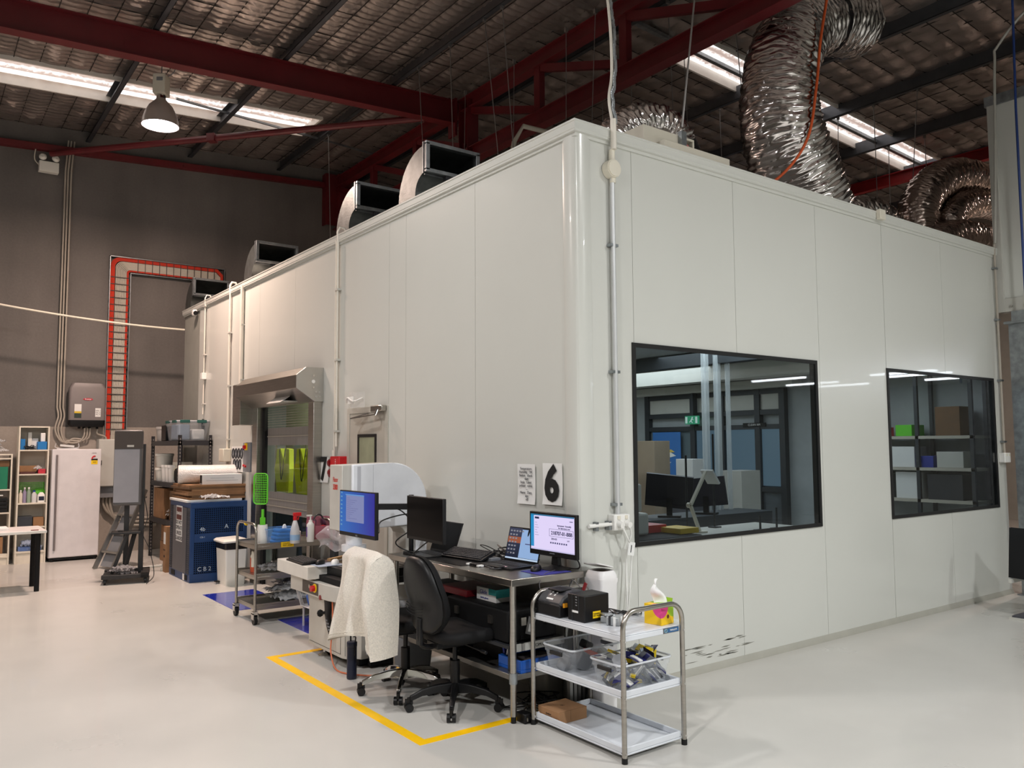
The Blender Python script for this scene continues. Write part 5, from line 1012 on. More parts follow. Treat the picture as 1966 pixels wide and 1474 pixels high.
# white bin against the wall beside the bench
t = thing('white_bin', 'tall white bin with open flap lid between bench and front wall', 'bin', (.045, -.155, 0)); WB = M('bin_white', (238, 236, 236), .35)
obj('body', MB().rr([(0, 0, 0, .135, .145, .018), (0, 0, .80, .15, .165, .02), (0, 0, .815, .16, .175, .022), (0, 0, .835, .16, .175, .022)]), WB, t, smooth=45)
ringm = MB(); secs = []
for z, a, b_ in ((.835, .16, .175), (.855, .156, .171), (.876, .14, .155), (.884, .128, .142), (.874, .112, .122)): secs.append([(x, y, z) for x, y in rrect(0, 0, a, b_, .035, 6)])
obj('lid_ring', ringm.loft(secs, caps=False), WB, t, smooth=60, fix=False); obj('opening', MB().add([(x, y, .876) for x, y in rrect(0, 0, .114, .124, .034, 6)], [tuple(range(28))]), M('dark_opening', (86, 72, 62), .7), t, smooth=0)
fl_ = [[(x, y, 0) for x, y in rrect(0, 0, .15, .16, .03, 6)], [(x, y, .006) for x, y in rrect(0, 0, .15, .16, .03, 6)]]
obj('flap', MB().loft(fl_), WB, t, smooth=40, loc=(-.004, .02, .908), rot=(-.08, .25, 0))
# ================================================================ STEEL TROLLEY BY THE ROLLER DOOR
t = thing('steel_trolley', 'stainless three-tier trolley on casters before the roller door', 'trolley', (-.50, 3.99, 0))
for z in (.735, .445, .16): obj('shelf', MB().b(-.38, -.27, z, .38, .27, z+.012).b(-.38, -.27, z-.03, -.37, .27, z).b(.37, -.27, z-.03, .38, .27, z).b(-.37, -.27, z-.03, .37, -.26, z).b(-.37, .26, z-.03, .37, .27, z).b(-.38, -.272, z+.012, .38, -.266, z+.03).b(-.38, .266, z+.012, .38, .272, z+.03), STEEL, t, bevel=.002)
for s in (-1, 1):
    x = s*.39
    fr_ = obj('frame', MB().tube([(x, -.275, .12), (x, -.275, .86)]+[(x, -.275+.09*(1-math.cos(a*PI/12)), .86+.09*math.sin(a*PI/12)) for a in range(1, 7)]+[(x, .275-.09*(1-math.cos(a*PI/12)), .86+.09*math.sin(a*PI/12)) for a in range(6, -1, -1)]+[(x, .275, .86), (x, .275, .12)], .0135, 12), STEEL, t, smooth=60)
    for y in (-.275, .275):
        obj('caster', MB().c((x-.015, y, .045), (x+.015, y, .045), .045, n=18), BLACK, fr_); obj('fork', MB().b(x-.025, y-.03, .05, x-.018, y+.03, .11).b(x+.018, y-.03, .05, x+.025, y+.03, .11).b(x-.025, y-.03, .10, x+.025, y+.03, .125), CHROME, fr_)
t_ = obj('yellow_tag', MB().b(-.14, -.277, .715, -.01, -.273, .765), YELLOW, t, smooth=0); txt('CAUTION\nWET AREA', .02, INK, t_, (-.075, -.2775, .74), FY)
obj('yellow_tie', MB().c((-.39, .0, .938), (-.39, .03, .938), .016), YELLOW, t)
SZ = .747
t = thing('brush_pot', 'white pot holding the green mesh paddle on trolley end', 'pot', (-.79, 3.82, SZ)); obj('pot', MB().lathe([(.055, 0), (.058, .004), (.05, .16), (.046, .19), (.04, .19), (.04, .05)], n=22), WHITE, t, smooth=40)
t = thing('mesh_paddle', 'bright green plastic mesh paddle standing in white pot', 'paddle', (-.79, 3.82, SZ+.06)); obj('handle', MB().c((0, 0, 0), (.0, .0, .28), .014, n=10).b(-.02, -.02, .12, .02, .02, .2), GREEN, t); gm = MB(); R_ = rrect(-.03, .40, .17, .30, .04, 4)
pf = lambda x, z: (x*.55, -x*.75, z+.08)
gm.tube([pf(x, z) for x, z in R_], .006, 6, closed=True)
for i in range(8): gm.tube([pf(-.105+.021*i, .26), pf(-.105+.021*i, .54)], .0028, 4)
for i in range(13): gm.tube([pf(-.112, .26+.0225*i), pf(.052, .26+.0225*i)], .0028, 4)
obj('mesh', gm, GREEN, t, smooth=0); 
t = thing('blue_tub', 'clear blue tub of folded blue cloths on the steel trolley', 'tub', (-.63, 3.82, SZ)); bt_ = FR('blue_clear', (110, 165, 226), .6, .2); sec = [[(x, y, z) for x, y in rrect(0, 0, a, b_, .03, 4)] for z, a, b_ in ((0, .24, .17), (.15, .30, .22))]
obj('shell', MB().loft(sec, caps=False).add(sec[0], [tuple(range(len(sec[0])))]), bt_, t, fix=False); obj('rim', MB().tube([(x, y, .15) for x, y in rrect(0, 0, .305, .225, .03, 4)], .005, 5, closed=True), bt_, t)
for i in range(4): tag(obj('blue_cloth', MB().rr([(0, 0, 0, .17, .13, .03), (0, 0, .016, .18, .14, .03), (0, 0, .03, .17, .13, .03)]), M('blue_cloth', (36, 120, 210), .8), loc=(-.615+.01*i, 3.81, SZ+.006+.034*i), rot=(0, .03*i, .1*i)), ('lowest', 'second lowest', 'second highest', 'topmost')[i]+' folded blue cloth in the blue tub', 'cloth', 'folded blue cloths')
CLB = FR('milky_bottle', (230, 230, 232), .25, .3)
t = thing('spray_bottle', 'clear spray bottle with red trigger on steel trolley', 'bottle', (-.505, 3.70, SZ)); obj('body', MB().lathe([(.045, 0), (.048, .005), (.048, .10), (.04, .15), (.02, .215), (.014, .235)], n=22), CLB, t, smooth=50); obj('label', MB().lathe([(.0485, .03), (.0485, .085)], n=22, caps=False), M('label_blue', (150, 186, 224), .6), t, smooth=60, fix=False); obj('trigger', MB().c((0, 0, .225), (0, 0, .265), .02).b(-.02, -.014, .265, .06, .014, .30).cb((.035, 0, .25), (.01, .012, .05), (0, .3, 0)), RED, t, bevel=.003)
t = thing('jug', 'white plastic jug with handle behind the spray bottle', 'jug', (-.47, 3.85, SZ)); obj('body', MB().rr([(0, 0, 0, .15, .1, .02), (0, 0, .10, .15, .1, .02), (0, 0, .13, .06, .06, .02)]), WHITE, t); obj('handle', MB().tube(spline([(-.09, 0, .06), (-.10, 0, .13), (-.085, 0, .17), (-.07, 0, .12)]), .012), WHITE, t)
t = thing('pump_bottle', 'white pump bottle on the steel trolley beside face guards', 'bottle', (-.335, 3.72, SZ)); obj('body', MB().lathe([(.036, 0), (.038, .005), (.038, .17), (.02, .195), (.016, .2)], n=20), WHITE, t, smooth=45); obj('pump', MB().c((0, 0, .2), (0, 0, .26), .007).b(-.04, -.01, .255, .012, .01, .268).c((0, 0, .195), (0, 0, .215), .018), WHITE, t); obj('print', MB().b(-.0385, -.012, .05, -.0375, .014, .15), M('purple_print', (120, 90, 160), .6), t)
t = thing('guard_box', 'open clear box of pink and black ear muffs on steel trolley end', 'box', (-.175, 3.84, SZ)); PK = FR('pink_clear', (190, 110, 130), .35, .2)
obj('walls', MB().b(-.11, -.11, 0, .11, .11, .006).b(-.11, -.11, .006, -.105, .11, .2).b(.105, -.11, .006, .11, .11, .23).b(-.105, -.11, .006, .105, -.105, .15).b(-.105, .105, .006, .105, .11, .23), PK, t, bevel=.002)
def muff(label, x, y, z, m_):
    t = thing('ear_muff', label, 'ear muffs', (x, y, z)); 
    for s in (-1, 1): obj('cup', MB().lathe([(.03, -.015), (.042, -.008), (.042, .01), (.02, .02)], n=16), m_, t, smooth=50, loc=(s*.05, 0, .04), rot=(0, s*1.3, 0))
    obj('band', MB().tube([(.055*math.cos(a*PI/10), 0, .05+.075*math.sin(a*PI/10)) for a in range(11)], .008), RED if m_ is BLACK else DGREY, t)
muff('black ear muffs with red band in the clear box', -.17, 3.79, SZ+.02, BLACK); muff('dark ear muffs resting on top in the clear box', -.19, 3.86, SZ+.13, M('muff_plum', (78, 40, 62), .5))
BAGM = FR('bag_film', (216, 218, 220), .45, .18)
def bags(label, c_, sx, sy, h_, n, mat=BAGM, seed=1):
    q_ = random.Random(seed)
    for i in range(n):
        a, b_ = sx*(.55+.3*q_.random()), sy*(.5+.3*q_.random()); ph = [q_.random()*6 for _ in range(4)]; zz = c_[2]+.004+h_*i/max(1, n)
        o = obj('plastic_bag', MB().grid(lambda u, v: (a*(u-.5), b_*(v-.5), .03*math.sin(PI*u)*math.sin(PI*v)+.012*math.sin(19*u+ph[0])*math.sin(15*v+ph[1])+.008*math.sin(37*u+23*v+ph[2])+.02), 22, 22), mat, smooth=80, fix=False, loc=(c_[0]+(sx-a)*.5*q_.uniform(-1, 1), c_[1]+(sy-b_)*.5*q_.uniform(-1, 1), zz), rot=(q_.uniform(-.12, .12), q_.uniform(-.12, .12), q_.random()*3)); tag(o, label, 'bag', label)
bags('crinkled clear plastic bag heaped on lowest shelf of steel trolley', (-.45, 3.95, .175), .6, .45, .16, 9, seed=2); bags('flat clear plastic bag on middle shelf of steel trolley', (-.5, 3.95, .46), .5, .4, .04, 4, seed=3)
t = thing('spray_can', 'white aerosol can with orange label on middle trolley shelf', 'can', (-.80, 4.02, .457)); obj('can', MB().lathe([(.032, 0), (.033, .004), (.033, .16), (.024, .175), (.024, .2), (.02, .205)], n=20), CREAM, t, smooth=45); obj('label', MB().b(-.0345, -.012, .02, -.033, .012, .14).lathe([(.0335, .0), (.0335, .05)], n=20, caps=False), M('orange_print', (196, 84, 50), .6), t, fix=False)
t = thing('wire_basket', 'white basket of blue items behind the measuring machine', 'basket', (-.40, 3.25, 0)); wbm = MB(); 
for z, a, b_ in ((.20, .34, .3), (.36, .42, .36)): wbm.tube([(x, y, z) for x, y in rrect(0, 0, a, b_, .04, 4)], .006, 5, closed=True)
for (xa, ya), (xb, yb) in zip(rrect(0, 0, .34, .3, .04, 4), rrect(0, 0, .42, .36, .04, 4)): wbm.tube([(xa, ya, .2), (xb, yb, .36)], .004, 4)
wbm.b(-.16, -.14, .195, .16, .14, .2)
for x, y in ((-.14, -.12), (.14, -.12), (-.14, .12), (.14, .12)): wbm.c((x, y, 0), (x, y, .2), .01, n=6)
obj('basket', wbm, M('basket_white', (206, 202, 198), .5), t, smooth=30)
tag(obj('blue_bundle', MB().rr([(0, 0, 0, .24, .22, .06), (0, 0, .08, .28, .24, .06), (0, 0, .14, .2, .18, .06)]), M('blue_cloth2', (60, 100, 180), .8), loc=(-.40, 3.25, .205), smooth=60), 'bundle of blue cloth inside the white wire basket', 'cloth')
t = thing('tape_gun', 'grey and red tape gun hanging behind the trolley', 'tape gun', (-.12, 3.62, .66)); obj('body', MB().b(-.03, -.05, -.12, .03, .05, .1), DGREY, t, bevel=.012); obj('roll', MB().c((-.035, 0, .04), (.035, 0, .04), .04), M('dark_red', (120, 14, 22), .4), t); obj('hook', MB().tube([(.02, 0, .1), (.05, 0, .14), (.11, 0, .14)], .006), STEEL, t)
# white pedal bin with a black liner
t = thing('pedal_bin', 'white pedal bin with black liner before the blue cage', 'bin', (-.30, 6.27, 0)); obj('body', MB().rr([(0, 0, .0, .24, .34, .02), (0, 0, .02, .24, .34, .02), (0, 0, .46, .27, .39, .02)]), WHITEP, t); obj('liner', MB().rr([(0, 0, .44, .275, .395, .02), (0, 0, .525, .29, .41, .02)]), M('bin_liner', (14, 14, 15), .3, bump=.5, bscale=25), t); obj('lid', MB().rr([(0, 0, .525, .30, .42, .03), (0, 0, .545, .31, .43, .03), (0, 0, .565, .26, .38, .03)]), WHITEP, t, rot=(.0, -.03, 0)); obj('pedal', MB().b(-.17, .05, .02, -.11, .13, .035), BLACK, t)
# ================================================================ BLUE CAGE WITH PACKING GOODS
CB_ = M('cage_blue', (22, 60, 110), .45, 0, .12, 4); CG = M('cage_grey', (92, 92, 98), .45, .2)
t = thing('plant_cage', 'dark blue perforated steel cage with warning sign at its end', 'cage', (-.715, 6.6, 0))
cx0, cx1, cy0, cy1, ch_ = .0, .72, .0, .98, 1.0
obj('frame', MB().b(cx0, cy0, .0, cx1, cy1, .10).b(cx0, cy0, .93, cx1, cy1, 1.0).b(cx0, cy0, .10, cx0+.05, cy0+.05, .93).b(cx1-.05, cy0, .1, cx1, cy0+.05, .93).b(cx0, cy1-.05, .1, cx0+.05, cy1, .93).b(cx1-.05, cy1-.05, .1, cx1, cy1, .93).b(cx0+.05, cy0+.002, .50, cx1-.05, cy0+.02, .60), CB_, t, bevel=.004)
gm = MB(); n_ = 24
for i in range(n_+1): x = cx0+.05+(.62)*i/n_; gm.b(x-.004, cy0+.004, .1, x+.004, cy0+.012, .93)
z = .1
while z < .93: gm.b(cx0+.05, cy0+.004, z-.004, cx1-.05, cy0+.012, z+.004); z += .0265
obj('front_mesh', gm, CB_, t, smooth=0); obj('interior_shade', MB().b(cx0+.06, cy0+.05, .1, cx1-.06, cy1-.06, .92), M('cage_shade', (10, 16, 28), .8), t, smooth=0)  # solid dark block, the cage's inner shade put into its colour
for z0, z1 in ((.10, .93),): obj('end_panel', MB().b(cx0-.006, cy0+.17, z0, cx0+.004, cy1-.17, z1), CG, t, smooth=0)
sm = MB()
for ya in (cy0+.03, cy1-.13):
    for j in range(30): sm.b(cx0-.004, ya, .12+.0265*j, cx0+.006, ya+.1, .126+.0265*j)
    for i in range(5): sm.b(cx0-.004, ya+.024*i, .10, cx0+.006, ya+.024*i+.006, .93)
obj('end_slots', sm, CG, t, smooth=0); obj('fork_pocket', MB().b(-.004, .1, .02, .0, .28, .085).b(-.004, .68, .02, .0, .86, .085), BLACKM, t, smooth=0); q = obj('sticker', MB().b(-.005, .22, .01, -.002, .30, .09), PAPER, t, smooth=0)
sg = obj('warning_sign', MB().b(-.009, .36, .48, -.006, .64, .94), PAPER, t, smooth=0); obj('danger_panel', MB().b(-.0105, .38, .76, -.009, .62, .92), M('danger_brown', (100, 44, 40), .6), sg, smooth=0); txt('DANGER', .055, PAPER, sg, (-.0108, .5, .84), FX, bold=.001); txt('DO NOT\nOPERATE\nUNLESS\nGUARDED', .068, M('grey_ink2', (70, 68, 70), .8), sg, (-.0095, .5, .62), FX, bold=.0012)
PT = M('paint_tag', (190, 205, 220), .8)
txt('C B 2', .075, PT, t, (.18, -.001, .16), FY); txt('4b', .07, PT, t, (.15, -.001, .66), FY); txt('A', .08, PT, t, (.45, -.001, .68), FY); txt('CB-1', .03, PT, t, (.15, -.001, .56), FY)
zc = 1.0
t = tag(obj('flat_packaging', MB().b(-.75, 6.66, zc, -.05, 7.5, zc+.03), PAPER, bevel=.004), 'thin white board lying on the cage under the flat cartons', 'board')
bags('clear plastic sleeve sticking out on top of the blue cage', (-.35, 6.72, zc+.025), .6, .2, .02, 3, seed=5)
for i in range(7):
    o = obj('flat_carton', MB().b(-.36, -.42, 0, .36, .42, .012).b(-.36, -.42, .013, .36, .42, .025), (CARD, CARDD)[i % 2] if i % 3 else CARD, bevel=.0, smooth=0, loc=(-.35+.02*math.sin(i*2.1), 7.1, zc+.032+.0265*i), rot=(0, 0, .03*math.sin(i*1.7))); tag(o, ('lowest', 'second lowest', 'third lowest', 'middle', 'third from top', 'second from top', 'topmost')[i]+' flattened brown carton in the stack on the blue cage', 'carton', 'flat cartons on the cage')
zz = zc+.032+.0265*7
t = thing('bubble_wrap_roll', 'fat roll of clear bubble wrap lying on the flat cartons', 'roll', (-.72, 7.22, zz+.125), .0)
BW = M('bubble_wrap', (226, 222, 218), .3, bump=.6, bscale=70, coat=.2)
obj('roll', MB().loft([[(x, r*math.cos(a*PI/16), r*math.sin(a*PI/16)) for a in range(32)] for x, r in ((0, .06), (0, .118), (.012, .125), (.35, .12), (.9, .125), (.912, .1))]), BW, t, smooth=50); obj('core', MB().loft([[(x, r*math.cos(a*PI/10), r*math.sin(a*PI/10)) for a in range(20)] for x, r in ((-.004, .042), (-.004, .03), (.1, .03))], caps=False), CARD, t, fix=False); obj('core_dark', MB().c((.09, 0, 0), (.1, 0, 0), .03), BLACKM, t)
t.rotation_euler = (0, 0, -.25)
t = thing('white_carton', 'long white carton with open end in front of the bubble wrap', 'box', (-.33, 6.82, zz), -.12); obj('carton', MB().b(-.2, -.09, 0, .30, .09, .13), PAPER, t, bevel=.003); obj('open_end', MB().b(-.202, -.07, .015, -.199, .07, .12), BLACKM, t, smooth=0); obj('flap', MB().cb((-.26, 0, .13), (.12, .18, .003), (0, .1, 0)), PAPER, t); obj('scribble', MB().b(-.15, -.0915, .05, .25, -.09, .053).b(-.1, -.0915, .08, .2, -.09, .083), MGREY, t, smooth=0)
# ================================================================ BLACK SHELVING RACK
t = thing('shelving_rack', 'dark steel boltless shelving rack along the side wall behind blue cage', 'shelves', (-.49, 8.12, 0)); RKM = M('rack_steel', (48, 48, 52), .5, .3)
RW, RD_ = .47, 1.62
for x in (0, RW-.045):
    for y in (0, RD_-.045):
        u = MB().b(x, y, 0, x+.045, y+.004, 1.88).b(x if x == 0 else x+.041, y, 0, x+.004 if x == 0 else x+.045, y+.045, 1.88); hl = MB()
        for k in range(36): hl.b(x+.015, y-.002, .06+.05*k, x+.03, y, .085+.05*k).b(x-.002, y+.015, .06+.05*k, x, y+.03, .085+.05*k)
        ps = obj('post', u, RKM, t, smooth=0); o = obj('slots', hl, M('slot_pale', (120, 116, 112), .6), ps, smooth=0); o['kind'] = 'stuff'
for z in (.60, 1.16, 1.78):
    obj('shelf', MB().b(0, 0, z, RW, RD_, z+.02).b(0, 0, z-.05, RW, .01, z).b(0, RD_-.01, z-.05, RW, RD_, z).b(0, .01, z-.05, .01, RD_-.01, z), RKM, t, smooth=0)
t_ = tub('big clear tub with dark green clips on top of the rack', (-.245, 8.6, 1.80), .48, .62, .29, clip=False); GRN = M('clip_green', (30, 82, 76), .5)
for y in (-.0,): obj('clip', MB().b(-.25, -.3, .26, -.23, -.1, .30).b(-.25, .08, .26, -.23, .28, .30), GRN, t_, bevel=.004)
for x in (-.12, .12): obj('clip', MB().b(x-.07, -.325, .26, x+.07, -.31, .305), GRN, t_, bevel=.004)
obj('lid', MB().rr([(0, 0, .29, .49, .63, .04), (0, 0, .30, .49, .63, .04)]), FR('clear_lid', (216, 222, 226), .5, .15), t_)
box('white_bag', 'white folded pack inside the big clear tub', 'pack', (-.24, 8.36, 1.81), (-.06, 8.7, 1.97), PAPER, .02); box('blue_pack', 'pale blue pack inside the big clear tub', 'pack', (-.43, 8.36, 1.81), (-.27, 8.8, 2.04), M('pale_blue', (150, 166, 186), .7), .02)
def bucket(name, label, loc, r, h_, m_, cat='bucket'):
    t = thing(name, label, cat, loc); obj('bucket', MB().lathe([(r*.86, 0), (r*.88, .004), (r, h_), (r*1.06, h_), (r*1.06, h_-.02), (r, h_-.025)], n=24), m_, t, smooth=40); obj('lid', MB().lathe([(r*1.05, h_), (r*1.05, h_+.012), (r*.95, h_+.016)], n=24), m_, t, smooth=40); return t
box('black_tub', 'black tub on top of the rack left of the big clear tub', 'tub', (-.46, 8.98, 1.80), (-.16, 9.25, 2.04), BLACK, .01)
bucket('clear_bucket', 'milky bucket at the far end of the rack top', (-.34, 9.52, 1.80), .13, .21, FR('milky', (200, 196, 192), .3, .3))
for i, (x, y, z) in enumerate(((-.34, 9.5, 1.18), (-.34, 9.5, 1.40))): bucket('white_drum', ('lower', 'upper')[i]+' wide white drum stacked at far end of rack behind kiosk screen', (x, y, z), .13, .19, WHITEP, 'drum')
for i, y in enumerate((9.18, 8.98, 8.80)): bucket('white_tub', ('left', 'middle', 'right')[i]+' white round tub on the rack second shelf', (-.38, y, 1.18), .08, .24, WHITE, 'tub')
t = thing('food_bucket', 'white bucket with yellow label on rack second shelf', 'bucket', (-.27, 8.72, 1.18)); obj('bucket', MB().rr([(0, 0, 0, .2, .2, .03), (0, 0, .24, .22, .22, .03), (0, 0, .25, .24, .24, .03), (0, 0, .3, .24, .24, .03)]), CREAM, t); obj('label', MB().b(-.09, -.112, .08, .09, -.108, .2).b(-.113, -.08, .08, -.109, .08, .2), YELLOW, t)
box('black_bag', 'black bag slumped at the near end of the rack second shelf', 'bag', (-.46, 8.16, 1.18), (-.2, 8.5, 1.40), BLACKM, .05); box('brown_box', 'brown box at near right end of the rack second shelf', 'carton', (-.19, 8.16, 1.18), (-.04, 8.45, 1.36), CARD, .004)
box('tall_carton', 'tall brown carton on lower rack shelf, farther one', 'carton', (-.46, 9.0, .62), (-.1, 9.6, 1.08), CARD, .004); box('tall_carton', 'dark brown carton on lower rack shelf, nearer one', 'carton', (-.44, 8.2, .62), (-.1, 8.75, 1.06), CARDD, .004)
box('floor_carton', 'brown carton stacked upon another under the rack', 'carton', (-.54+.08, 8.5, .30), (-.1, 9.1, .53), CARD, .004); box('floor_carton', 'brown carton standing on floor under the rack', 'carton', (-.46, 8.5, .0), (-.1, 9.15, .29), CARD, .004)
t = thing('narrow_carton', 'narrow upright brown carton with white label beside the blue cage', 'carton', (-.60, 7.78, 0)); obj('carton', MB().b(-.13, -.07, 0, .04, .07, .62), CARD, t, bevel=.003); obj('label', MB().b(-.132, -.05, .38, -.13, .05, .54), PAPER, t, smooth=0); txt('FRAGILE', .03, M('brown_ink', (70, 50, 36), .8), t, (-.1325, 0, .3), FX); obj('handle_hole', MB().b(-.1315, -.02, .2, -.13, .03, .23), BLACKM, t, smooth=0)
bags('white plastic sack sitting on low rack shelf between cartons', (-.36, 8.86, .62), .2, .2, .15, 3, M('sack_white', (206, 200, 196), .6), 8)
# ================================================================ KIOSK STAND, LADDER, FRIDGE, BOOKCASE, DESK
KB = M('kiosk_black', (38, 37, 38), .45)
t = thing('display_stand', 'portable grey flip board on black wheeled stand', 'display stand', (-1.31, 7.32, 0), math.radians(-14))
obj('base', MB().b(-.26, -.30, .07, .28, -.22, .12).b(-.26, .24, .07, .28, .32, .12).b(.18, -.3, .07, .28, .32, .12).b(-.26, -.25, .075, .2, .25, .095), KB, t, bevel=.006)
for x in (-.22, .24):
    for y in (-.26, .28): obj('caster', MB().c((x-.012, y, .032), (x+.012, y, .032), .032, n=14).b(x-.02, y-.02, .035, x+.02, y+.02, .07), BLACK, t)
obj('post', MB().b(.14, .02, .1, .2, .1, 1.75), KB, t, bevel=.004); obj('post', MB().b(-.04, .1, .1, .02, .15, 1.1), KB, t, bevel=.004)
obj('strut', MB().beam((-.16, .0, .1), (.02, .02, .62), .04, .04).beam((-.02, -.1, .1), (.1, -.02, .62), .04, .04), KB, t); obj('tray', MB().b(-.18, -.1, .60, .17, .16, .63).b(-.1, -.05, .63, -.04, .02, .645), KB, t, bevel=.004)
sc = obj('screen_case', MB().b(-.17, -.06, .96, .17, .02, 1.93), M('case_grey', (86, 84, 84), .4), t, bevel=.02); obj('sheet', MB().b(-.165, -.064, 1.0, .13, -.06, 1.68), M('flip_sheet', (150, 150, 156), .5), sc, smooth=0); obj('head_panel', MB().b(-.168, -.066, 1.69, .168, -.06, 1.91), M('case_brown', (72, 64, 60), .3), sc, smooth=0); obj('clip', MB().b(-.02, -.07, 1.71, .06, -.064, 1.735), LGREY, sc)
tag(obj('power_lead', MB().tube(spline([(-1.12, 7.3, 1.1), (-1.08, 7.25, .8), (-1.14, 7.2, .6), (-1.08, 7.1, .4), (-1.04, 7.0, .1), (-1.16, 6.85, .01)]), .005), CAB, smooth=60), 'black lead hanging down the display stand to floor', 'cable')
bags('crumpled grey plastic bag on base of the display stand', (-1.36, 7.25, .1), .3, .35, .08, 4, FR('grey_bag', (150, 148, 150), .3, .2), 9)
t = thing('step_ladder', 'aluminium step ladder leaning behind the display stand', 'ladder', (-1.36, 8.5, 0), -PI/2+.35); 
for x in (-.18, .18): obj('rail', MB().beam((x*1.2, 0, 0), (x, .5, 1.1), .025, .06), ALU, t)
for i in range(4): obj('tread', MB().b(-.19, .08+.115*i, .25*(i+1)-.025, .19, .17+.115*i, .25*(i+1)), ALU, t)
obj('mesh_panel', MB().beam((0, .06, .04), (0, .52, 1.05), .34, .006), MGREY, t)
tag(obj('tripod_foot', MB().tube(spline([(-1.0, 8.2, .03), (-.8, 8.0, .06), (-.72, 7.9, .08)]), .018).tube(spline([(-1.0, 8.2, .03), (-1.15, 8.5, .06)]), .018).c((-.72, 7.87, .03), (-.72, 7.91, .03), .03), LGREY, smooth=50), 'pale wheeled star foot on floor by the rack', 'stand')
FR_ = M('fridge_white', (222, 218, 220), .35, coat=.3)
t = thing('upright_fridge', 'tall white upright fridge with long grey handle at back wall', 'fridge', (-1.52, 9.86, 0))
obj('cabinet', MB().b(-.335, .06, .05, .335, .70, 1.68), FR_, t, bevel=.01); obj('door', MB().b(-.335, .0, .06, .335, .055, 1.685), FR_, t, bevel=.012)
obj('handle', MB().b(-.285, -.025, .17, -.258, .0, 1.6), M('handle_grey', (118, 110, 110), .4), t, bevel=.006); obj('foot', MB().c((-.29, .05, 0), (-.29, .05, .05), .03).c((.29, .05, 0), (.29, .05, .05), .03).b(-.33, .03, .02, .33, .6, .05), BLACK, t)
st = obj('energy_sticker', MB().b(.195, -.0025, 1.45, .285, 0, 1.51), YELLOW, t, smooth=0); obj('sticker_arc', MB().tube([(.24+.035*math.cos(a*PI/8), -.0015, 1.53+.045*math.sin(a*PI/8)) for a in range(3, 9)], .012, 4), RED, st); obj('sticker_band', MB().b(.195, -.003, 1.51, .285, 0, 1.535), INK, st, smooth=0); txt('352', .03, INK, st, (.24, -.003, 1.48), FY); txt('HISENSE', .018, M('grey_ink2', (70, 68, 70), .8), t, (.235, -.001, 1.62), FY)
t = thing('wire_rack', 'clear plastic tray of bits on top of the fridge', 'tray', (-1.63, 10.1, 1.685)); obj('tray', MB().tube(spline([(-.15, 0, .09), (-.14, 0, .02), (.14, 0, .02), (.16, 0, .09)]), .006).b(-.15, -.1, 0, .15, .1, .012), CLB, t); obj('card', MB().cb((0, -.02, .05), (.2, .01, .03), (.2, .1, .1)), PAPER, t)
WS = M('bookcase_white', (224, 216, 200), .45)
def bookcase(label, loc, W_, D_, H_, shelves, back=True, rz=0):
    t = thing('bookcase', label, 'shelves', loc, rz); k = .02
    for s in (0, 1): obj('side_panel', MB().b(s*(W_-k), 0, 0, s*(W_-k)+k, D_, H_), WS, t, smooth=0)
    obj('top', MB().b(k, 0, H_-k, W_-k, D_, H_), WS, t, smooth=0)
    if back: obj('back_panel', MB().b(k, D_-.006, .05, W_-k, D_, H_-k), M('bookcase_back', (196, 188, 174), .6), t, smooth=0)
    for z in shelves: obj('shelf', MB().b(k, 0, z, W_-k, D_-.006, z+k), WS, t, smooth=0)
    obj('kick_board', MB().b(k, .02, 0, W_-k, .035, .16), WS, t, smooth=0); return t
BX, BY = -2.29, 9.93
bookcase('narrow tall white open bookcase beside the fridge', (BX, BY, 0), .40, .28, 2.03, (.16, .52, .87, 1.30, 1.66))
def small(name, label, cat, x, z, w_, d_, h_, m_, y=.06, bev=.004, group=None): return box(name, label, cat, (BX+x, BY+y, z), (BX+x+w_, BY+y+d_, z+h_), m_, bev, group)
def sbottle(label, x, z, r, h_, m_, capm, y=.1):
    t = thing('bottle', label, 'bottle', (BX+x, BY+y, z), group='bottles in the narrow bookcase'); obj('body', MB().lathe([(r, 0), (r, h_*.7), (r*.45, h_*.85), (r*.45, h_*.9)], n=14), m_, t, smooth=45); obj('cap', MB().lathe([(r*.5, h_*.88), (r*.5, h_)], n=12), capm, t); return t
BLC = M('carton_blue', (30, 120, 190), .6)
z5 = 1.68; small('blue_carton', 'blue carton at left of the bookcase top shelf', 'box', .03, z5, .06, .15, .16, BLC); small('white_roll', 'upright white cardboard tube on the bookcase top shelf', 'tube', .13, z5, .05, .05, .26, WHITEP, .12); small('white_carton', 'white carton at back of bookcase top shelf', 'box', .18, z5, .09, .1, .17, PAPER, .15); t = small('blue_carton', 'blue and white carton at right of the bookcase top shelf', 'box', .25, z5, .12, .14, .12, BLC, .02); small('white_carton', 'white carton on the blue one at top shelf right', 'box', .29, z5+.12, .06, .08, .13, PAPER, .05); tangle('tangled tools and leads on the bookcase top shelf', (BX+.16, BY+.06, z5), .16, .08, 5, .006, DGREY, .06)
z4 = 1.32; small('brown_carton', 'open brown carton on bookcase second shelf', 'carton', .03, z4+.03, .22, .16, .09, CARD); small('dark_case', 'dark red and black tools under the brown carton', 'case', .03, z4, .2, .14, .03, M('maroon_case', (80, 40, 34), .5), .02); small('red_tray', 'red tray at right of bookcase second shelf', 'tray', .27, z4, .1, .12, .07, M('red_tray', (190, 50, 66), .5)); bags('clear bag on the bookcase second shelf', (BX+.25, BY+.12, z4+.03), .2, .15, .06, 2, seed=12)
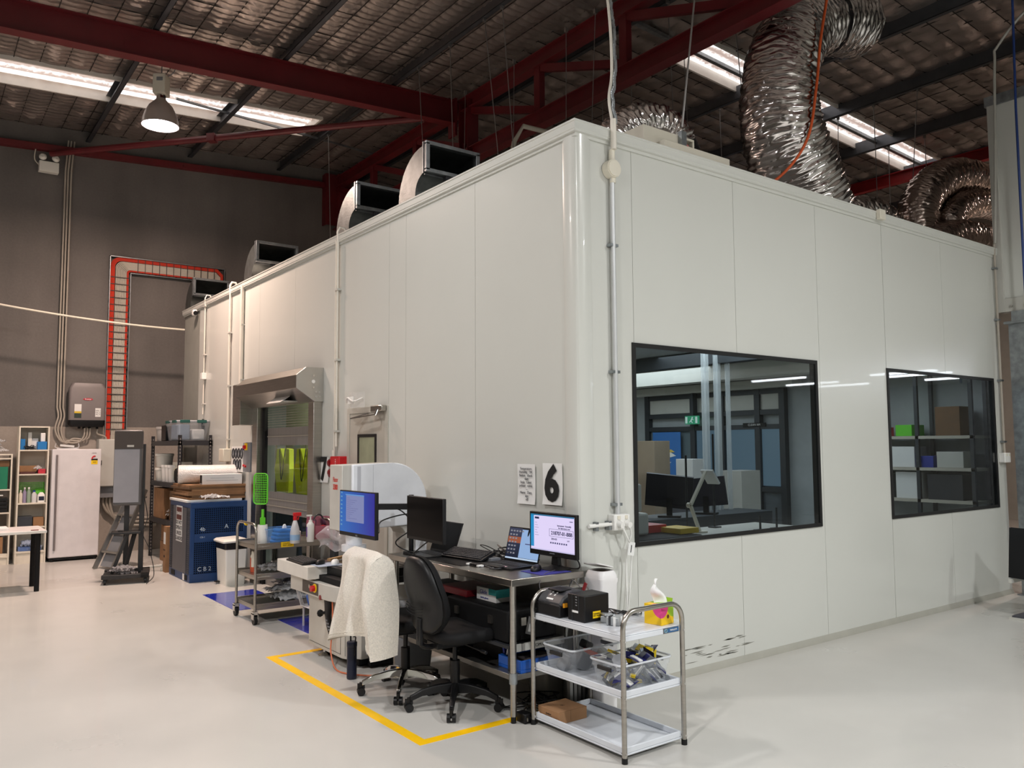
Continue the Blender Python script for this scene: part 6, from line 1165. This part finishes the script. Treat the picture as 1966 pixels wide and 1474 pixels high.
z3 = .89; sbottle('white pump bottle with purple label, left in the bookcase', .06, z3, .025, .19, CREAM, WHITE); sbottle('purple-labelled clear bottle in bookcase, second from left', .11, z3, .024, .23, M('bottle_lilac', (150, 140, 170), .4), WHITE); sbottle('green-labelled clear bottle in bookcase, middle', .165, z3, .028, .23, M('bottle_sage', (140, 160, 140), .4), WHITE); sbottle('clear bottle with blue cap in the bookcase', .235, z3, .035, .18, CLB, BLUE); 
t = thing('chemical_jug', 'white jug with navy label at right of the bookcase', 'jug', (BX+.325, BY+.08, z3)); obj('body', MB().rr([(0, 0, 0, .1, .08, .02), (0, 0, .11, .1, .08, .02), (0, 0, .15, .04, .04, .015)]), WHITE, t); obj('label', MB().b(-.035, -.042, .03, .035, -.04, .09), NAVY, t, smooth=0)
t = thing('green_basket', 'green plastic basket at the back of bookcase third shelf', 'basket', (BX+.2, BY+.2, z3)); gb = MB()
for i in range(16): gb.b(-.17+.0215*i, -.04, .16, -.165+.0215*i, -.036, .30)
for i in range(6): gb.b(-.17, -.04, .16+.027*i, .17, -.036, .166+.027*i)
gb.b(-.17, -.04, .0, -.165, .04, .3).b(.165, -.04, 0, .17, .04, .3)
obj('basket', gb, GREEN, t, smooth=0); tag(obj('green_cloth', MB().rr([(0, 0, 0, .14, .08, .03), (0, 0, .05, .16, .09, .03), (0, 0, .08, .1, .05, .02)]), GREEN, smooth=60, loc=(BX+.31, BY+.2, z3+.12)), 'green cloth hanging over the basket in bookcase', 'cloth')
z2 = .54; small('folder_stack', 'dark stack of pouches on bookcase fourth shelf', 'folders', .03, z2, .19, .2, .15, M('pouch_dark', (52, 56, 64), .4, bump=.4, bscale=30)); small('brown_carton', 'brown carton on bookcase fourth shelf right', 'carton', .23, z2, .14, .18, .13, CARD); bags('blue and clear plastic bag on bookcase lowest shelf', (BX+.2, BY+.12, .18), .34, .22, .12, 5, FR('bluish_bag', (176, 190, 214), .35, .2), 14); small('white_pack', 'blue-lettered white pack on bookcase lowest shelf', 'pack', .05, .18, .3, .15, .06, M('pack_blue', (110, 140, 200), .6))
# wider white shelf unit at the left edge
LX, LY = -3.2, 10.02
bookcase('low white shelf unit at left picture edge beside narrow bookcase', (LX, LY, 0), .85, .3, 1.62, (.10, .74, 1.08, 1.54), False)
def ls(name, label, cat, x, z, w_, h_, m_, d_=.2): return box(name, label, cat, (LX+x, LY+.04, z), (LX+x+w_, LY+.04+d_, z+h_), m_, .004)
bags('heap of clear bags on top of low shelf unit', (LX+.68, LY+.15, 1.64), .3, .25, .18, 4, seed=21); t = ls('printed_carton', 'green and blue carton with white round mark in low shelf unit', 'box', .52, 1.10, .28, .33, M('carton_green', (20, 120, 88), .6)); q_ = MB().b(LX+.5, LY+.038, 1.11, LX+.68, LY+.0395, 1.32); obj('blue_face', MB().b(LX+.52, LY+.036, 1.10, LX+.70, LY+.04, 1.32), M('face_blue', (24, 96, 136), .6), t, smooth=0); rg_ = obj('round_mark', MB().c((LX+.61, LY+.034, 1.2), (LX+.61, LY+.037, 1.2), .07, n=24), PAPER, t); txt('AA', .07, M('face_blue', (24, 96, 136), .6), rg_, (LX+.61, LY+.0335, 1.2), FY)
box('brown_tray', 'brown tray on the green carton in low shelf unit', 'tray', (LX+.5, LY+.04, 1.43), (LX+.82, LY+.24, 1.52), CARDD, .004)
for i in range(4): ls('black_tray', ('lowest', 'second', 'third', 'topmost')[i]+' flat black tray stacked in the low shelf unit', 'tray', .45, .76+.055*i, .36, .045, BLACK)
ls('white_sheet', 'white papers on the middle of low shelf unit', 'paper', .45, 1.0, .3, .02, PAPER); ls('brown_carton', 'brown carton at the bottom of low shelf unit', 'carton', .55, .12, .22, .28, CARD); ls('white_pad', 'thick white pad on the lowest middle shelf', 'pad', .5, .60-.48+.3, .3, .06, PAPER)
t = thing('work_desk', 'white-topped desk with black round leg at left edge', 'table', (-2.78, 7.25, 0)); obj('top', MB().b(-.7, -.30, .70, .52, .42, .735), M('desk_top', (230, 222, 220), .35), t, bevel=.006); obj('edge_strip', MB().b(-.7, -.302, .705, .522, -.3, .73), WHITEP, t)
for x, y in ((.46, -.09), (.46, .36), (-.62, -.09)): obj('leg', MB().c((x, y, 0), (x, y, .70), .028, n=18), BLACKM, t)
for y in (-.1, .3): obj('white_leg', MB().b(-.08, y, .03, -.03, y+.06, .7).b(-.11, y-.02, 0, .02, y+.08, .03), WHITEP, t)
box('white_sheet', 'white board lying on the work desk', 'board', (-3.3, 7.2, .735), (-2.62, 7.55, .76), PAPER, .003); box('red_pen', 'small brown pen at desk corner', 'pen', (-2.42, 6.97, .735), (-2.34, 6.985, .745), M('pen_brown', (120, 60, 50), .5), .002)
tag(obj('steel_handle', MB().tube(spline([(-2.93, -2.35, 0.62), (-2.86, -2.40, .66), (-2.78, -2.45, .665), (-2.72, -2.5, .63)]), .012), CHROME, smooth=60), 'curved chrome tube at the bottom left edge of picture', 'handle') if False else None
# ================================================================ RIGHT EDGE
t = thing('mesh_chair', 'black-backed pedestal chair cut off by the far right picture edge', 'chair', (5.24, -.80, 0), math.radians(180))
bk = [[(.13-.07*v+.05*math.cos(PI*(u-.5))+dx, -.25+.5*u, .40+.47*v) for u in [i/10 for i in range(11)]] for v in [k/6 for k in range(7)] for dx in (0,)]
obj('backrest', MB().grid(lambda u, v: (.13-.07*v+.05*math.cos(PI*(u-.5)), -.26+.52*u, .38+.48*v), 12, 8).grid(lambda u, v: (.095-.07*v+.05*math.cos(PI*(u-.5)), -.26+.52*u, .38+.48*v), 12, 8), BLACKM, t, smooth=60, fix=False)
obj('seat', MB().rr([(-.12, 0, .40, .44, .46, .06), (-.12, 0, .46, .46, .48, .06)]), BLACKM, t); obj('side_frame', MB().b(-.3, .22, .33, .16, .25, .37).b(.12, .22, .2, .16, .25, .33).b(-.3, -.25, .33, .16, -.22, .37), LGREY, t)
obj('pedestal', MB().c((-.08, 0, .03), (-.08, 0, .40), .03), LGREY, t); obj('floor_plate', MB().b(-.40, -.2, .02, .24, .2, .035), M('plate_dark', (70, 70, 78), .4), t); obj('plate_edge', MB().b(-.42, -.22, 0, .26, .22, .02), LGREY, t)
# ================================================================ INSIDE THE WHITE ROOM, SEEN THROUGH THE WINDOWS
AL = M('dark_frame', (58, 62, 66), .5, .4); area('added_room_fill', (3.2, 2.2, 2.83), 2.4, 75, COOL, shape='RECTANGLE', sy=2.0)  # unseen fill lamp added to brighten the view through the windows
area('added_room_fill', (5.2, 4.6, 2.83), 1.2, 45, COOL, shape='RECTANGLE', sy=2.0); area('added_room_fill', (1.3, 5.4, 2.83), 1.6, 120, NEUT, shape='RECTANGLE', sy=2.0)  # more added fill, the last one brightens the vests behind the roller door
def inner(name, label, cat, lo, hi, m_, bev=.004): return box(name, label, cat, lo, hi, m_, bev)
# glazed doorway in the far inner wall (local x runs along -Y, local -y looks to -X)
t = thing('inner_doorway', 'dark framed glazed doorway inside the room behind the big window', 'doorway', (6.36, 5.45, 0), -PI/2)
for x in (.0, .98, 1.55, 2.2, 2.62): obj('post', MB().b(x-.045, -.06, 0, x+.045, .03, 2.5), AL, t, smooth=0)
for z in (1.05, 1.95, 2.16, 2.46): obj('rail', MB().b(0, -.05, z-.035, 2.62, .03, z+.035), AL, t, smooth=0)
obj('head_panel', MB().b(0, -.02, 2.2, 2.62, .02, 2.43), LGREY, t, smooth=0); FB = lit('frosted_daylight', (104, 132, 150), None, .75)  # daylight is put into the doorway panes as their own emission
for a, b in ((1.0, 1.52), (1.6, 2.16), (2.24, 2.58)): obj('frosted_glass', MB().b(a, -.01, 1.1, b, .0, 1.92), FB, t, smooth=0); obj('lower_panel', MB().b(a, -.01, .05, b, .0, 1.03), M('panel_slate', (84, 92, 98), .5), t, smooth=0)
obj('side_glass', MB().b(.05, -.01, .05, .93, .0, 1.92), M('side_glass', (92, 106, 112), .3), t, smooth=0); obj('fascia', MB().b(-.25, -.2, 2.5, 2.9, .03, 2.62), LGREY, t, smooth=0)
t = thing('exit_sign', 'green running-man exit sign inside behind the big window', 'sign', (6.2, 4.38, 2.08), -PI/2); obj('bracket', MB().b(-.02, -.0, .06, .02, .1, .45), AL, t); obj('panel', MB().b(-.13, -.02, -.065, .13, .02, .065), lit('exit_green', (70, 190, 140), None, .8), t); EW = lit('exit_white', (225, 250, 240), None, 1.0)
obj('figure', MB().c((.02, -.024, .035), (.02, -.021, .035), .014, n=10).beam((.015, -.022, .02), (-.01, -.022, -.015), .022, .003, (0, 1, 0)).beam((-.01, -.022, -.015), (.025, -.022, -.045), .012, .003, (0, 1, 0)).beam((-.01, -.022, -.015), (-.04, -.022, -.035), .012, .003, (0, 1, 0)).beam((.015, -.022, .015), (.045, -.022, .0), .01, .003, (0, 1, 0)), EW, t); obj('doorway_mark', MB().b(-.12, -.0225, -.05, -.08, -.02, .05).b(.08, -.0225, -.05, .12, -.02, .05), EW, t, smooth=0)
tag(obj('ceiling_beam', MB().b(5.7, .3, 2.62, 6.0, 9.0, 2.84), LGREY, smooth=0), 'pale beam under the inner ceiling seen through the big window', 'beam'); tag(obj('ceiling_beam', MB().b(4.2, .3, 2.68, 4.32, 9.0, 2.84), AL, smooth=0), 'dark narrow beam under inner ceiling seen through the big window', 'beam')
t = thing('wall_poster', 'blue poster with white curved shapes inside left of doorway', 'poster', (6.28, 5.0, 1.52), -PI/2); obj('sheet', MB().b(-.3, 0, -.38, .3, .01, .38), M('poster_blue', (52, 110, 178), .6), t, smooth=0); obj('stripe', MB().prism([(-.28, .02), (.08, .06), (.2, .0), (.05, -.03), (-.28, -.02)], 'y', -.004, 0).prism([(-.28, -.12), (.1, -.1), (-.05, -.2), (-.28, -.26)], 'y', -.004, 0).prism([(-.28, .24), (-.08, .22), (-.28, .2)], 'y', -.004, 0), PAPER, t, smooth=0); obj('yellow_stripe', MB().prism([(-.28, .07), (.1, .1), (.18, .06), (-.28, .03)], 'y', -.006, 0), M('poster_yellow', (220, 190, 90), .6), t, smooth=0)
t = thing('room_number', 'small dark number strip on the inner doorway glass', 'sign', (6.33, 3.3, 1.98), -PI/2); obj('strip', MB().b(-.2, -.03, -.03, .2, -.02, .03), INK, t, smooth=0); txt('CLEAN RM', .045, PAPER, t, (0, -.031, 0), FY)
t = thing('inner_table', 'bench with dark cloth just inside the big window', 'table', (0, 0, 0)); obj('top', MB().b(.7, .45, .86, 3.4, 1.15, .9), LGREY, t, smooth=0); obj('cloth', MB().b(.65, .42, .6, 1.75, 1.17, .95), M('dark_cloth', (26, 34, 44), .9), t, bevel=.02)
for x in (.75, 3.35):
    for y in (.5, 1.1): obj('leg', MB().b(x-.02, y-.02, 0, x+.02, y+.02, .86), DGREY, t, smooth=0)
t = thing('desktop_printer', 'white desktop printer on bench inside left of the big window', 'printer', (1.12, .85, .955)); obj('body', MB().b(-.22, -.2, 0, .22, .2, .18), WHITEP, t, bevel=.02); obj('scanner', MB().b(-.18, -.18, .19, .16, .18, .42), WHITEP, t, bevel=.015); obj('dark_slot', MB().b(-.1, -.183, .23, .1, -.18, .38), BLACK, t, smooth=0)
inner('yellow_tray', 'yellow tray on bench inside the big window', 'tray', (1.55, .5, .955), (1.78, .75, 1.0), YELLOW); inner('red_tray', 'red tray beside the yellow one inside the window', 'tray', (1.38, .72, .955), (1.62, .95, 1.02), RED)
for x, y, z1, w_, m_, nm, lb in ((3.55, 3.55, 1.5, .28, CARD, 'tall_carton', 'tall narrow brown carton inside left of middle in the big window'), (4.2, 3.3, 1.75, .3, M('pale_brown', (158, 142, 122), .8), 'tall_carton', 'pale tall carton inside the middle of the big window'), (3.2, 3.9, 1.15, .35, CARDD, 'dark_carton', 'dark brown carton standing inside left in the big window'), (4.4, 2.9, 1.0, .4, M('box_slate', (78, 80, 88), .6), 'slate_box', 'slate grey box inside right of middle in the big window'), (5.2, 2.7, 1.35, .4, LGREY, 'pale_cabinet', 'pale cabinet inside at right edge of the big window'), (5.0, 3.35, 1.5, .25, PAPER, 'white_board', 'white panel leaning inside before the doorway')):
    inner(nm, lb, 'carton', (x, y, 0), (x+w_, y+.3, z1), m_)
inner('dark_cupboard', 'dark low cupboard inside behind the window bench', 'cupboard', (2.2, 1.8, 0), (4.6, 2.3, .92), M('cup_dark', (54, 60, 66), .5)); 
t = thing('old_screen', 'dark tilted screen on a stand inside the big window', 'screen', (3.0, 1.95, .92), -.9); obj('panel', MB().cb((0, 0, .28), (.5, .04, .36), (.25, .1, 0)), M('screen_back', (40, 38, 46), .5), t); obj('foot', MB().b(-.12, -.08, 0, .12, .08, .02).b(-.03, -.02, 0, .03, .02, .2), BLACK, t)
t = thing('old_screen', 'second dark screen inside near the window right edge', 'screen', (3.6, 1.95, .92), -1.1); obj('panel', MB().cb((0, 0, .25), (.45, .04, .32), (.1, -.1, 0)), M('screen_back', (40, 38, 46), .5), t); obj('foot', MB().b(-.12, -.08, 0, .12, .08, .02).b(-.03, -.02, 0, .03, .02, .2), BLACK, t)
t = thing('retort_stand', 'thin metal stands on the bench inside the big window', 'stand', (0, 0, .9))
for x, y, h_ in ((2.75, .6, .14), (3.0, .6, .2), (2.2, 1.0, .7), (2.65, 1.05, .9)): obj('rod', MB().c((x, y, 0), (x, y, h_), .01, n=8).b(x-.05, y-.04, 0, x+.05, y+.04, .012), DGREY, t)
t = thing('desk_lamp', 'jointed beige lamp with white shade inside in the big window', 'lamp', (2.0, .85, .9)); obj('arm', MB().beam((.2, 0, .0), (.08, 0, .25), .03, .02).beam((.08, 0, .25), (.3, .0, .55), .03, .02).c((.08, 0, .25), (.08, .03, .25), .025), CREAM, t); obj('base', MB().c((.2, 0, 0), (.2, 0, .015), .07), CREAM, t); obj('shade', MB().cb((.36, 0, .5), (.16, .14, .02), (0, .9, 0)), PAPER, t)
t = thing('pipe_cluster', 'bundle of clear vertical tubes inside the big window upper middle', 'pipe', (3.9, 2.2, .92)); PVCT = FR('strip_pvc', (210, 216, 218), .6, .08)
for i in range(5): obj('tube', MB().c((.11*i, .05*(i % 2), 0), (.11*i, .05*(i % 2), 1.9), .03, n=10), PVCT, t)
# shelves on the inner end wall, seen through the second window
t = thing('inner_shelves', 'grey metal shelves with boxes inside the right window', 'shelves', (5.95, .1, 0))
for y in (0, .62, 1.38): obj('post', MB().b(0, y, 0, .04, y+.04, 2.6).b(.36, y, 0, .4, y+.04, 2.6), AL, t, smooth=0)
for z in (1.03, 1.40, 1.77): obj('shelf', MB().b(0, 0, z-.02, .4, 1.42, z+.015), M('shelf_beige', (186, 180, 166), .6), t, smooth=0)
for y0, z0, y1, z1, m_, nm, lb in ((1.02, 1.425, 1.30, 1.52, CARDD, 'flat_carton', 'flat brown box left on middle shelf of right window'), (.70, 1.425, .98, 1.66, PAPER, 'white_box', 'white box left on the middle shelf in right window'), (.48, 1.425, .66, 1.55, BLUE, 'blue_box', 'blue box on the middle shelf in right window'), (.14, 1.425, .44, 1.60, LGREY, 'white_box', 'pale box right on the middle shelf in right window'), (.72, 1.795, .92, 1.92, GREEN, 'green_box', 'green box on the top shelf in right window'), (.16, 1.795, .44, 2.12, CARDD, 'brown_carton', 'big brown carton on the top shelf in right window'), (1.0, 1.055, 1.3, 1.34, M('box_grey', (110, 112, 112), .6), 'grey_box', 'grey box left on the low shelf in right window'), (.62, 1.055, .94, 1.36, PAPER, 'white_box', 'big white box on the low shelf in right window'), (.16, 1.055, .56, 1.34, DGREY, 'dark_box', 'dark box right on the low shelf in right window'), (1.1, 1.795, 1.2, 1.90, RED, 'red_box', 'small red box on the top shelf in right window')):
    inner(nm, lb, 'box', (6.0, .1+y0, z0-.01), (6.3, .1+y1, z1), m_)
area('added_room_fill', (5.0, .9, 2.83), 1.0, 22, COOL, shape='RECTANGLE', sy=1.0)  # unseen fill lamp added to brighten the shelves behind the second window

# lettering becomes plain mesh objects
bpy.context.view_layer.update(); dg = bpy.context.evaluated_depsgraph_get()
for o in [x for x in bpy.data.objects if x.type == 'FONT']:
    me = bpy.data.meshes.new_from_object(o.evaluated_get(dg)); n = bpy.data.objects.new('lettering_tmp', me); COL.objects.link(n)
    n.parent = o.parent; n.matrix_basis = o.matrix_basis.copy(); nm = o.name; bpy.data.objects.remove(o); n.name = nm
